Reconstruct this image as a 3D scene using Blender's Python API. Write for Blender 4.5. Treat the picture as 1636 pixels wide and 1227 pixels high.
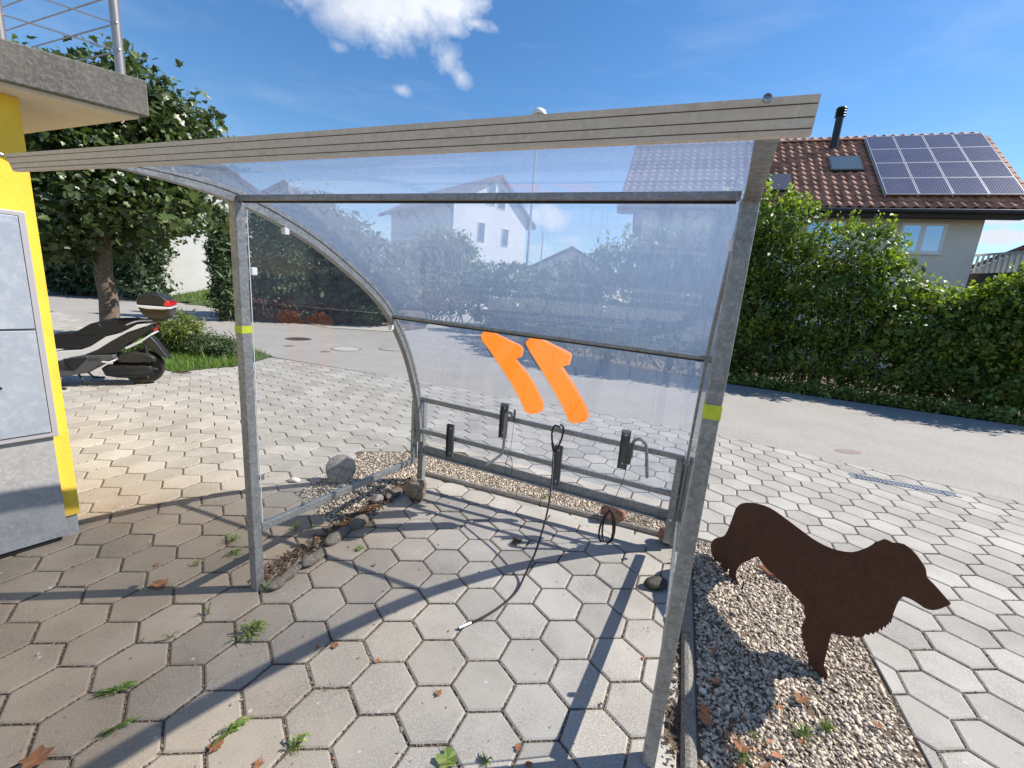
import bpy, math, random
import numpy as np
from mathutils import Vector, Matrix
random.seed(7); RNG=np.random.default_rng(11)
for o in list(bpy.data.objects): bpy.data.objects.remove(o)
S=bpy.context.scene; COL=S.collection
# ---------------------------------------------------------------- camera, world, sun, exposure
FPX,PITCH,ROLL,YAW=684.3,.212,.0782,.1097
CAM=np.array([.0627,-1.354,1.6])
FW=np.array([math.sin(YAW)*math.cos(PITCH),math.cos(YAW)*math.cos(PITCH),-math.sin(PITCH)])
_rt=np.array([math.cos(YAW),-math.sin(YAW),0]); _up=np.cross(_rt,FW)
RT=math.cos(ROLL)*_rt+math.sin(ROLL)*_up; UP=-math.sin(ROLL)*_rt+math.cos(ROLL)*_up
cd=bpy.data.cameras.new('camera'); cam=bpy.data.objects.new('camera',cd); COL.objects.link(cam)
cd.sensor_width=36; cd.lens=36*FPX/1636; cd.clip_start=.05; cd.clip_end=2000
M=Matrix.Identity(4)
for i in range(3): M[i][0]=RT[i]; M[i][1]=UP[i]; M[i][2]=-FW[i]; M[i][3]=CAM[i]
cam.matrix_world=M; S.camera=cam
EXPOSURE=.67; SUN_STR=5.0; SKY_STR=.10
SUN_TO=np.array([1,.06,1/1.04]); SUN_TO/=np.linalg.norm(SUN_TO)
elev=math.asin(SUN_TO[2]); azim=math.atan2(SUN_TO[0],SUN_TO[1])
S.view_settings.view_transform='Standard'; S.view_settings.look='None'; S.view_settings.gamma=1
S.view_settings.exposure=EXPOSURE; S.view_settings.use_curve_mapping=False
S.render.engine='CYCLES'
S.cycles.transparent_max_bounces=24; S.cycles.max_bounces=10
sl=bpy.data.lights.new('sun','SUN'); sl.energy=SUN_STR; sl.angle=math.radians(.53); sl.color=(1,.95,.87)
so=bpy.data.objects.new('sun',sl); COL.objects.link(so)
so.rotation_euler=Vector(SUN_TO).to_track_quat('Z','Y').to_euler(); so.location=(20,0,30)
def ray(x,y): return FW+(x-818)/FPX*RT-(y-613.5)/FPX*UP
def G(x,y,z=0.): d=ray(x,y); return CAM+(z-CAM[2])/d[2]*d            # point on the level z
def PL(x,y,p,n): d=ray(x,y); n=np.array([n[0],n[1],0.]); p=np.array([p[0],p[1],0.]); return CAM+((p-CAM)@n)/(d@n)*d
def at(x,y,D): d=ray(x,y); return CAM+D/math.hypot(d[0],d[1])*d      # point D metres away
def N_(t,k,**kw):
    n=t.nodes.new(k)
    for a,b in kw.items():
        if hasattr(n,a): setattr(n,a,b)
        else: n.inputs[a].default_value=b
    return n
W=bpy.data.worlds.new('World'); S.world=W; W.use_nodes=True; t=W.node_tree; t.nodes.clear()
out=N_(t,'ShaderNodeOutputWorld'); sky=N_(t,'ShaderNodeTexSky'); sky.sky_type='NISHITA'; sky.sun_disc=False
sky.sun_elevation=elev; sky.sun_rotation=azim; sky.altitude=500; sky.air_density=1.25; sky.dust_density=.15; sky.ozone_density=4.0
b1=N_(t,'ShaderNodeBackground'); b1.inputs[1].default_value=SKY_STR; hsv=N_(t,'ShaderNodeHueSaturation'); hsv.inputs['Saturation'].default_value=1.22; hsv.inputs['Hue'].default_value=.503; t.links.new(sky.outputs[0],hsv.inputs['Color']); t.links.new(hsv.outputs[0],b1.inputs[0])
tc=N_(t,'ShaderNodeTexCoord'); DIRO=tc.outputs['Generated']
def mth(op,a,b=None,c=None):
    n=t.nodes.new('ShaderNodeMath'); n.operation=op
    for i,v in enumerate((a,b,c)):
        if v is None: continue
        if isinstance(v,(int,float)): n.inputs[i].default_value=v
        else: t.links.new(v,n.inputs[i])
    return n.outputs[0]
def dot(vec):
    n=t.nodes.new('ShaderNodeVectorMath'); n.operation='DOT_PRODUCT'; t.links.new(DIRO,n.inputs[0]); n.inputs[1].default_value=vec; return n.outputs['Value']
nz=N_(t,'ShaderNodeTexNoise',Scale=9.,Detail=9.,Roughness=.62); nz.inputs['Distortion'].default_value=.4; t.links.new(DIRO,nz.inputs['Vector'])
nzf=N_(t,'ShaderNodeTexNoise',Scale=30.,Detail=7.,Roughness=.65); t.links.new(DIRO,nzf.inputs['Vector'])
noise=mth('ADD',mth('MULTIPLY',mth('SUBTRACT',nz.outputs[0],.5),2.6),mth('MULTIPLY',mth('SUBTRACT',nzf.outputs[0],.5),1.6))
def cloud(px,py,rx,ry,rot=0,k=1.,soft=.7):
    c=ray(px,py); c=c/np.linalg.norm(c); h=np.cross(c,[0,0,1.]); h/=np.linalg.norm(h); v=np.cross(h,c)
    a=math.radians(rot); e1=math.cos(a)*h+math.sin(a)*v; e2=-math.sin(a)*h+math.cos(a)*v
    A=mth('DIVIDE',dot(tuple(e1)),rx/FPX*.9); B=mth('DIVIDE',dot(tuple(e2)),ry/FPX*.9)
    r=mth('SQRT',mth('ADD',mth('MULTIPLY',A,A),mth('MULTIPLY',B,B)))
    f=mth('SUBTRACT',mth('SUBTRACT',1.0,r),mth('MULTIPLY',noise,-k))
    f=mth('MULTIPLY',mth('MAXIMUM',mth('MINIMUM',mth('DIVIDE',f,soft),1),0),mth('GREATER_THAN',dot(tuple(c)),0))
    return f
cl=None
for a in ((598,-38,118,78,0,.35,.55),(705,-6,66,40,0,.5,.7),(560,12,58,40,20,.3,.9),(760,38,36,10,-5,.9,1.2),(715,92,34,20,-35,.9,1.3),(735,122,26,14,-40,.9,1.5),(645,145,18,9,-10,.8,1.5),(540,74,18,10,-15,.7,2.2),(610,72,12,6,0,.7,2.2),
          (1592,350,40,12,-4,.5,.5),(1598,378,46,14,-2,.5,.45),(880,345,40,22,-5,.6,.6),(915,385,24,10,0,.6,1.5),(860,400,30,14,0,.6,1.6)):
    f=cloud(*a); cl=f if cl is None else mth('MAXIMUM',cl,f)
# fair-weather clouds over the rest of the sky, away from the view, and a thin veil of cirrus
n3=N_(t,'ShaderNodeTexNoise',Scale=2.6,Detail=9.,Roughness=.58); t.links.new(DIRO,n3.inputs['Vector'])
back=mth('MAXIMUM',mth('MINIMUM',mth('MULTIPLY',mth('SUBTRACT',mth('MULTIPLY',dot((-.3,-1,0)),1.),.15),3.),1.),0.)
gen=mth('MULTIPLY',mth('MAXIMUM',mth('MINIMUM',mth('MULTIPLY',mth('SUBTRACT',n3.outputs[0],.57),9.),1.),0.),back)
cl=mth('MAXIMUM',cl,gen)
mp=N_(t,'ShaderNodeMapping'); mp.inputs['Scale'].default_value=(1.2,3.5,9.); mp.inputs['Rotation'].default_value=(0,.35,.3); t.links.new(DIRO,mp.inputs[0])
n4=N_(t,'ShaderNodeTexNoise',Scale=1.6,Detail=6.,Roughness=.6); t.links.new(mp.outputs[0],n4.inputs['Vector'])
cir=mth('MULTIPLY',mth('MAXIMUM',mth('SUBTRACT',n4.outputs[0],.47),0.),.55)
cl=mth('MINIMUM',mth('MAXIMUM',cl,cir),.97)
shade=mth('ADD',mth('MULTIPLY',nz.outputs[0],.55),.5)
cr=N_(t,'ShaderNodeCombineColor')
t.links.new(mth('MULTIPLY',shade,.80),cr.inputs[0]); t.links.new(mth('MULTIPLY',shade,.84),cr.inputs[1]); t.links.new(mth('MULTIPLY',shade,.92),cr.inputs[2])
b2=N_(t,'ShaderNodeBackground'); b2.inputs[1].default_value=.9; t.links.new(cr.outputs[0],b2.inputs[0])
ms=N_(t,'ShaderNodeMixShader'); t.links.new(cl,ms.inputs[0]); t.links.new(b1.outputs[0],ms.inputs[1]); t.links.new(b2.outputs[0],ms.inputs[2]); t.links.new(ms.outputs[0],out.inputs[0])

# ---------------------------------------------------------------- materials
def mat(name,col,rough=.6,metal=0.,vary=None,scale=8.,vary2=None,scale2=60.,bump=0.,bscale=80.,island=0.,objrand=0.,spec=.5,trans=0.,vec='Object',coat=0.,thr=(.35,.65)):
    m=bpy.data.materials.new(name); m.use_nodes=True; t=m.node_tree; b=t.nodes['Principled BSDF']
    b.inputs['Roughness'].default_value=rough; b.inputs['Metallic'].default_value=metal; b.inputs['Specular IOR Level'].default_value=spec
    if coat: b.inputs['Coat Weight'].default_value=coat; b.inputs['Coat Roughness'].default_value=.08
    tc=t.nodes.new('ShaderNodeTexCoord'); ge=t.nodes.new('ShaderNodeNewGeometry')
    v=tc.outputs['Object'] if vec=='Object' else ge.outputs['Position']
    rgb=t.nodes.new('ShaderNodeRGB'); rgb.outputs[0].default_value=(*col,1); cur=rgb.outputs[0]
    def mix(fac,a,bb,mode='MIX'):
        n=t.nodes.new('ShaderNodeMix'); n.data_type='RGBA'; n.blend_type=mode
        if isinstance(fac,float): n.inputs[0].default_value=fac
        else: t.links.new(fac,n.inputs[0])
        t.links.new(a,n.inputs[6])
        if isinstance(bb,tuple): n.inputs[7].default_value=(*bb,1)
        else: t.links.new(bb,n.inputs[7])
        return n.outputs[2]
    def nz(sc,det=6,ro=.6):
        n=t.nodes.new('ShaderNodeTexNoise'); n.inputs['Scale'].default_value=sc; n.inputs['Detail'].default_value=det; n.inputs['Roughness'].default_value=ro; t.links.new(v,n.inputs['Vector']); return n.outputs[0]
    def rng(x,a,b2):
        n=t.nodes.new('ShaderNodeMapRange'); t.links.new(x,n.inputs[0]); n.inputs[1].default_value=a; n.inputs[2].default_value=b2; return n.outputs[0]
    if vary: cur=mix(rng(nz(scale),*thr),cur,vary)
    if vary2: cur=mix(rng(nz(scale2,3,.7),.45,.68),cur,vary2)
    if island or objrand:
        r=ge.outputs['Random Per Island']
        if objrand:
            oi=t.nodes.new('ShaderNodeObjectInfo'); a=t.nodes.new('ShaderNodeMath'); a.operation='ADD'; t.links.new(r,a.inputs[0]); t.links.new(oi.outputs['Random'],a.inputs[1])
            f=t.nodes.new('ShaderNodeMath'); f.operation='FRACT'; t.links.new(a.outputs[0],f.inputs[0]); r=f.outputs[0]
        n=t.nodes.new('ShaderNodeMapRange'); t.links.new(r,n.inputs[0]); k=max(island,objrand); n.inputs[3].default_value=1-k; n.inputs[4].default_value=1+k
        mm=t.nodes.new('ShaderNodeVectorMath'); mm.operation='SCALE'; t.links.new(cur,mm.inputs[0]); t.links.new(n.outputs[0],mm.inputs['Scale']); cur=mm.outputs[0]
    t.links.new(cur,b.inputs['Base Color'])
    if bump:
        bp=t.nodes.new('ShaderNodeBump'); bp.inputs['Strength'].default_value=min(1,bump); bp.inputs['Distance'].default_value=.01 if vec=='Object' else .004
        t.links.new(nz(bscale,5,.65),bp.inputs['Height']); t.links.new(bp.outputs[0],b.inputs['Normal'])
    if trans:
        tr=t.nodes.new('ShaderNodeBsdfTranslucent'); g=t.nodes.new('ShaderNodeVectorMath'); g.operation='MULTIPLY'; t.links.new(cur,g.inputs[0]); g.inputs[1].default_value=(1.5,1.7,.6); t.links.new(g.outputs[0],tr.inputs[0])
        mx=t.nodes.new('ShaderNodeMixShader'); mx.inputs[0].default_value=trans; o=[n for n in t.nodes if n.type=='OUTPUT_MATERIAL'][0]
        t.links.new(b.outputs[0],mx.inputs[1]); t.links.new(tr.outputs[0],mx.inputs[2]); t.links.new(mx.outputs[0],o.inputs[0])
    m['_c']=1
    return m
def sheetmat(name,clear,dust,dust_haze_col,refl,film=False):
    m=bpy.data.materials.new(name); m.use_nodes=True; t=m.node_tree; t.nodes.clear(); L=t.links.new
    o=t.nodes.new('ShaderNodeOutputMaterial'); tr=t.nodes.new('ShaderNodeBsdfTransparent'); tr.inputs[0].default_value=(*clear,1)
    gl=t.nodes.new('ShaderNodeBsdfGlossy'); gl.inputs['Roughness'].default_value=.015
    ge=t.nodes.new('ShaderNodeNewGeometry'); dp=t.nodes.new('ShaderNodeVectorMath'); dp.operation='DOT_PRODUCT'; L(ge.outputs['Incoming'],dp.inputs[0]); L(ge.outputs['Normal'],dp.inputs[1])
    def mm(op,a,b=None):
        n=t.nodes.new('ShaderNodeMath'); n.operation=op; n.use_clamp=op!='ABSOLUTE'
        for i,x in enumerate((a,b)):
            if x is None: continue
            if isinstance(x,(int,float)): n.inputs[i].default_value=x
            else: L(x,n.inputs[i])
        return n.outputs[0]
    p5=mm('POWER',mm('SUBTRACT',1.0,mm('ABSOLUTE',dp.outputs['Value'])),5.0); kf=mm('ADD',mm('MULTIPLY',p5,.8),refl)   # two-sided Schlick reflectance
    class _K: outputs=[kf]
    k=_K()
    di=t.nodes.new('ShaderNodeBsdfDiffuse'); di.inputs[0].default_value=(*dust_haze_col,1); tl=t.nodes.new('ShaderNodeBsdfTranslucent'); tl.inputs[0].default_value=(*dust_haze_col,1)
    dd=t.nodes.new('ShaderNodeMixShader'); dd.inputs[0].default_value=.5; L(di.outputs[0],dd.inputs[1]); L(tl.outputs[0],dd.inputs[2])
    tc=t.nodes.new('ShaderNodeTexCoord'); mp=t.nodes.new('ShaderNodeMapping'); mp.inputs['Scale'].default_value=(60,6,6); L(tc.outputs['Object'],mp.inputs[0])
    n=t.nodes.new('ShaderNodeTexNoise'); n.inputs['Scale'].default_value=1.5; n.inputs['Detail'].default_value=8; n.inputs['Roughness'].default_value=.7; L(mp.outputs[0],n.inputs['Vector'])
    n2=t.nodes.new('ShaderNodeTexNoise'); n2.inputs['Scale'].default_value=260; n2.inputs['Detail'].default_value=2; L(tc.outputs['Object'],n2.inputs['Vector'])
    r=t.nodes.new('ShaderNodeMapRange'); L(n.outputs[0],r.inputs[0]); r.inputs[1].default_value=.3; r.inputs[2].default_value=.7; r.inputs[3].default_value=dust*.35; r.inputs[4].default_value=dust*1.8
    r2=t.nodes.new('ShaderNodeMapRange'); L(n2.outputs[0],r2.inputs[0]); r2.inputs[1].default_value=.72; r2.inputs[2].default_value=.78; r2.inputs[3].default_value=0; r2.inputs[4].default_value=.35
    ad=t.nodes.new('ShaderNodeMath'); ad.operation='ADD'; ad.use_clamp=True; L(r.outputs[0],ad.inputs[0]); L(r2.outputs[0],ad.inputs[1])
    if film:      # dirt film with bluish sky haze painted into its colour, thicker on the flat upper part of the sheet and towards the right
        sx=t.nodes.new('ShaderNodeSeparateXYZ'); L(tc.outputs['Object'],sx.inputs[0])
        fz=t.nodes.new('ShaderNodeMapRange'); L(sx.outputs[2],fz.inputs[0]); fz.inputs[1].default_value=.95; fz.inputs[2].default_value=1.85; fz.inputs[3].default_value=.0; fz.inputs[4].default_value=.34
        fx=t.nodes.new('ShaderNodeMapRange'); L(sx.outputs[0],fx.inputs[0]); fx.inputs[1].default_value=.6; fx.inputs[2].default_value=2.0; fx.inputs[3].default_value=.0; fx.inputs[4].default_value=.07
        a2=mm('ADD',mm('ADD',fz.outputs[0],fx.outputs[0]),ad.outputs[0])
        class _A: outputs=[a2]
        ad=_A()
    m1=t.nodes.new('ShaderNodeMixShader'); L(ad.outputs[0],m1.inputs[0]); L(tr.outputs[0],m1.inputs[1]); L(dd.outputs[0],m1.inputs[2])
    m2=t.nodes.new('ShaderNodeMixShader'); L(k.outputs[0],m2.inputs[0]); L(m1.outputs[0],m2.inputs[1]); L(gl.outputs[0],m2.inputs[2]); L(m2.outputs[0],o.inputs[0])
    return m
def galv(name,col,rough=.42,metal=.55,dirt=None):
    m=mat(name,col,rough,metal,vary=tuple(c*.62 for c in col),scale=22,vary2=dirt or tuple(min(1,c*1.25) for c in col),scale2=70,bump=.12,bscale=40,thr=(.3,.72)); return m
MT=dict(
 galv=galv('galvanised_steel',(.30,.305,.30),.45,.5), galvd=galv('dark_galvanised_steel',(.12,.125,.12),.5,.5), alu=mat('weathered_white_aluminium',(.60,.54,.46),.5,.0,vary=(.50,.44,.36),scale=34,vary2=(.66,.61,.54),scale2=90,bump=.06,bscale=60,thr=(.5,.78)),
 groove=mat('dark_brown_line',(.07,.05,.035),.9), rubber=mat('black_rubber',(.012,.012,.013),.45), clip=mat('white_plastic',(.75,.76,.78),.35), black=mat('black_plastic',(.02,.02,.022),.4,bump=.08,bscale=200),
 sheet=sheetmat('clear_polycarbonate',(.88,.90,.93),.075,(.45,.61,.92),.095,film=True), pane=sheetmat('clear_side_pane',(.90,.92,.94),.04,(.5,.58,.68),.06),
 orange=mat('orange_film',(.95,.215,.0),.7,trans=.5,spec=.1), tape=mat('yellow_tape',(.62,.66,.03),.5,vary=(.5,.56,.05),scale=40), 
 paver=mat('concrete_paver',(.36,.332,.287),.85,vary=(.255,.232,.195),scale=2.2,thr=(.38,.62),vary2=(.42,.4,.375),scale2=180,bump=.35,bscale=220,objrand=.13,vec='World'),
 joint=mat('joint_dirt',(.15,.105,.072),.95,vary=(.12,.09,.06),scale=30,vary2=(.04,.03,.02),scale2=120,bump=.5,bscale=150,vec='World'),
 asphalt=mat('asphalt',(.225,.208,.186),.85,vary=(.275,.255,.228),scale=1.3,vary2=(.44,.41,.37),scale2=130,bump=.5,bscale=260,vec='World'),
 kerb=mat('kerb_concrete',(.17,.152,.13),.9,vary=(.09,.078,.062),scale=18,vary2=(.32,.3,.27),scale2=150,bump=.4,bscale=120,vec='World'),
 pebble=mat('pebbles',(.56,.47,.36),.65,vary=(.34,.28,.22),scale=30,island=.5,vec='World'), soil=mat('soil',(.07,.05,.035),.95,vary=(.11,.08,.05),scale=12,bump=.5,bscale=60,vec='World'),
 lawn=mat('lawn_soil',(.05,.075,.02),.95,vary=(.07,.09,.03),scale=6,vec='World'), grass=mat('grass_blades',(.10,.19,.03),.6,island=.35,trans=.3,vary=(.17,.23,.05),scale=3,vec='World'),
 rust=mat('rusted_steel',(.082,.030,.012),.85,vary=(.060,.021,.009),scale=7,vary2=(.085,.034,.016),scale2=40,bump=.08,bscale=160),
 yellow=mat('yellow_plaster',(.86,.58,.055),.85,vary=(.79,.52,.05),scale=5,bump=.9,bscale=160,vec='World'), concrete=mat('raw_concrete',(.155,.14,.12),.9,vary=(.105,.096,.082),scale=7,vary2=(.20,.185,.16),scale2=60,bump=.8,bscale=60,vec='World'),
 soffit=mat('cream_soffit',(.62,.56,.46),.8,vary=(.54,.48,.38),scale=3,vec='World'), plinth=mat('grey_plinth',(.33,.32,.31),.8,vary=(.27,.26,.25),scale=6,vary2=(.38,.37,.36),scale2=50,vec='World'),
 cab=mat('brushed_aluminium_cabinet',(.50,.54,.60),.38,.55,vary=(.44,.48,.55),scale=5,vary2=(.6,.62,.66),scale2=25), cabf=mat('cabinet_frame',(.50,.47,.48),.4,.4), dark=mat('dark_gap',(.015,.015,.015),.8),
 steel=mat('stainless_tube',(.45,.37,.31),.3,.8), cable=mat('steel_cable',(.5,.5,.52),.3,.9),
 bark=mat('tree_bark',(.125,.09,.065),.9,vary=(.07,.05,.035),scale=9,vary2=(.22,.17,.12),scale2=30,bump=1.,bscale=30,vec='World'),
 maple=mat('maple_leaves',(.050,.076,.026),.4,vary=(.08,.11,.03),scale=1.2,vec='World',island=.45,trans=.22), hedge=mat('hedge_leaves',(.075,.128,.02),.5,vary=(.16,.20,.03),scale=1.5,thr=(.48,.66),vec='World',island=.5,trans=.28), hedgey=mat('young_hedge_leaves',(.21,.27,.04),.5,island=.4,trans=.35),
 conifer=mat('conifer_foliage',(.035,.065,.022),.6,island=.4,trans=.1), thuja=mat('thuja_foliage',(.055,.085,.03),.6,island=.35,trans=.1), birch=mat('light_leaves',(.15,.18,.045),.45,island=.4,trans=.35),
 redleaf=mat('dark_red_leaves',(.055,.018,.016),.5,island=.4,trans=.2), dryleaf=mat('dry_brown_leaf',(.30,.115,.04),.7,vary=(.2,.09,.04),scale=30,objrand=.3), greenleaf=mat('weed_leaf',(.12,.2,.03),.5,island=.3,trans=.2,vary=(.2,.22,.06),scale=20),
 core=mat('inner_twigs',(.02,.022,.012),.95), bright=mat('bright_white_render',(.82,.81,.78),.85,vary=(.78,.76,.73),scale=1.5,vec='World'), white=mat('white_render',(.72,.70,.66),.85,vary=(.66,.64,.6),scale=1.5,bump=.5,bscale=90,vec='World'), wallr=mat('grey_white_render',(.70,.67,.61),.9,vary=(.62,.60,.55),scale=1.2,bump=.6,bscale=90,vec='World'),
 tile=mat('clay_roof_tile',(.44,.20,.13),.8,vary=(.30,.13,.09),scale=7,vary2=(.55,.30,.2),scale2=30,objrand=.28), wood=mat('dark_fascia',(.035,.025,.02),.7), gutter=mat('dark_metal_gutter',(.05,.055,.06),.4,.5),
 glass=mat('window_glass',(.42,.50,.60),.03,1.), winf=mat('white_window_frame',(.78,.78,.78),.4), cell=mat('solar_cells',(.07,.062,.10),.22,vary=(.10,.085,.125),scale=2,spec=.7,coat=.3), alf=mat('aluminium_frame',(.55,.56,.58),.4,.4), line=mat('cell_busbars',(.19,.175,.22),.4,.3),
 skin=mat('skylight_glass',(.09,.12,.14),.12,spec=.8), blk=mat('black_flue',(.012,.012,.014),.35), panel=mat('matt_solar_collector',(.06,.06,.085),.4),
 brown=mat('dark_brown_tiles',(.12,.06,.05),.8,vary=(.08,.04,.035),scale=6), purple=mat('grey_brown_tiles',(.16,.11,.11),.8,vary=(.11,.08,.08),scale=6), greyroof=mat('grey_roof_tiles',(.13,.11,.10),.8,vary=(.09,.08,.075),scale=4),
 stone=mat('brown_stone',(.20,.15,.10),.8,vary=(.11,.085,.06),scale=9,vary2=(.3,.25,.18),scale2=40,bump=.6,bscale=35), borderstone=mat('dirty_border_stone',(.155,.13,.10),.9,vary=(.09,.075,.055),scale=16,vary2=(.24,.21,.17),scale2=60,bump=.8,bscale=60), redstone=mat('red_stone',(.30,.12,.075),.85,vary=(.17,.075,.05),scale=14,vary2=(.4,.25,.18),scale2=60,bump=.8,bscale=40), greystone=mat('grey_stone',(.235,.215,.205),.85,vary=(.15,.135,.125),scale=12,vary2=(.33,.30,.27),scale2=60,bump=.8,bscale=50), palestone=mat('pale_stone',(.58,.56,.52),.7,vary=(.5,.47,.42),scale=12), terracotta=mat('terracotta',(.42,.17,.09),.8,vary=(.3,.12,.07),scale=20), darkstone=mat('shade_dark_stone',(.025,.022,.018),.7,vary=(.05,.04,.03),scale=14,bump=.5,bscale=40),
 iron=mat('cast_iron_cover',(.14,.125,.11),.7,.2,vary=(.2,.18,.15),scale=30), redasph=mat('reddish_asphalt_patch',(.24,.19,.17),.85,vec='World'), grate=mat('blue_grey_grate',(.20,.24,.30),.5,.4), red=mat('red_reflector',(.6,.01,.02),.2,coat=.5), silver=mat('silver_paint',(.60,.61,.64),.35,.0,coat=.5), dgrey=mat('anthracite_plastic',(.020,.022,.027),.42,spec=.3), mgrey=mat('grey_plastic',(.075,.078,.088),.35), seat=mat('black_seat_vinyl',(.015,.016,.02),.5,spec=.3,bump=.2,bscale=300), mirror=mat('car_white_paint',(.8,.8,.8),.2,coat=.5), amber=mat('amber_lens',(.75,.25,.02),.2), wicker=mat('lamp_grey',(.42,.43,.44),.4,.5), lampw=mat('white_lamp_dome',(.8,.8,.78),.3), gravel=mat('pale_gravel',(.42,.38,.33),.9,vary=(.3,.27,.23),scale=20,vary2=(.5,.47,.43),scale2=60,bump=.6,bscale=50,vec='World'),
)
# brown tint over the paving to the left, dark stains and pale speckles with a shape of their own
def tint_and_stain(m):
    t=m.node_tree; b=t.nodes['Principled BSDF']; L=t.links.new; src=b.inputs['Base Color'].links[0].from_socket
    ge=t.nodes.new('ShaderNodeNewGeometry')
    n=t.nodes.new('ShaderNodeTexNoise'); n.inputs['Scale'].default_value=1.3; n.inputs['Detail'].default_value=5; L(ge.outputs['Position'],n.inputs['Vector'])
    sx=t.nodes.new('ShaderNodeSeparateXYZ'); L(ge.outputs['Position'],sx.inputs[0])
    a=t.nodes.new('ShaderNodeMath'); a.operation='MULTIPLY_ADD'; L(n.outputs[0],a.inputs[0]); a.inputs[1].default_value=1.6; L(sx.outputs[0],a.inputs[2])
    r=t.nodes.new('ShaderNodeMapRange'); L(a.outputs[0],r.inputs[0]); r.inputs[1].default_value=1.2; r.inputs[2].default_value=-.5; r.inputs[3].default_value=0; r.inputs[4].default_value=.85
    y=t.nodes.new('ShaderNodeMapRange'); L(sx.outputs[1],y.inputs[0]); y.inputs[1].default_value=2.2; y.inputs[2].default_value=1.3
    mm=t.nodes.new('ShaderNodeMath'); mm.operation='MULTIPLY'; L(r.outputs[0],mm.inputs[0]); L(y.outputs[0],mm.inputs[1])
    mx=t.nodes.new('ShaderNodeMix'); mx.data_type='RGBA'; mx.blend_type='MULTIPLY'; L(mm.outputs[0],mx.inputs[0]); L(src,mx.inputs[6]); mx.inputs[7].default_value=(.80,.64,.47,1)
    v=t.nodes.new('ShaderNodeTexNoise'); v.inputs['Scale'].default_value=16; v.inputs['Detail'].default_value=3; L(ge.outputs['Position'],v.inputs['Vector'])
    r3=t.nodes.new('ShaderNodeMapRange'); L(v.outputs[0],r3.inputs[0]); r3.inputs[1].default_value=.68; r3.inputs[2].default_value=.74; r3.inputs[4].default_value=.45
    m3=t.nodes.new('ShaderNodeMix'); m3.data_type='RGBA'; m3.blend_type='MULTIPLY'; L(r3.outputs[0],m3.inputs[0]); L(mx.outputs[2],m3.inputs[6]); m3.inputs[7].default_value=(.55,.52,.5,1)
    vo=t.nodes.new('ShaderNodeTexVoronoi'); vo.inputs['Scale'].default_value=9; L(ge.outputs['Position'],vo.inputs['Vector'])
    r4=t.nodes.new('ShaderNodeMapRange'); L(vo.outputs['Distance'],r4.inputs[0]); r4.inputs[1].default_value=.075; r4.inputs[2].default_value=.045; r4.inputs[4].default_value=.7
    m4=t.nodes.new('ShaderNodeMix'); m4.data_type='RGBA'; L(r4.outputs[0],m4.inputs[0]); L(m3.outputs[2],m4.inputs[6]); m4.inputs[7].default_value=(.5,.48,.45,1)
    L(m4.outputs[2],b.inputs['Base Color'])
tint_and_stain(MT['paver'])

# ---------------------------------------------------------------- helpers
def meta(o,label=None,cat=None,group=None,kind=None):
    if label: o['label']=label
    if cat: o['category']=cat
    if group: o['group']=group
    if kind: o['kind']=kind
    return o
def empty(name,loc,label,cat,group=None,rz=0.,kind=None):
    o=bpy.data.objects.new(name,None); COL.objects.link(o); o.location=tuple(loc); o.rotation_euler[2]=rz; o.empty_display_size=.1
    return meta(o,label,cat,group,kind)
def link(name,me,m,parent=None,smooth=False):
    o=bpy.data.objects.new(name,me); COL.objects.link(o)
    if m and not me.materials: me.materials.append(MT[m] if isinstance(m,str) else m)
    if parent: o.parent=parent
    if smooth: me.polygons.foreach_set('use_smooth',[True]*len(me.polygons))
    return o
def npmesh(name,V,F,k):
    """V (n,3), F (m,k) fixed size faces"""
    me=bpy.data.meshes.new(name); V=np.asarray(V,np.float32); F=np.asarray(F,np.int32)
    me.vertices.add(len(V)); me.vertices.foreach_set('co',V.ravel()); me.loops.add(F.size); me.loops.foreach_set('vertex_index',F.ravel())
    me.polygons.add(len(F)); me.polygons.foreach_set('loop_start',np.arange(0,F.size,k,dtype=np.int32)); me.update(calc_edges=True); return me
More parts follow.
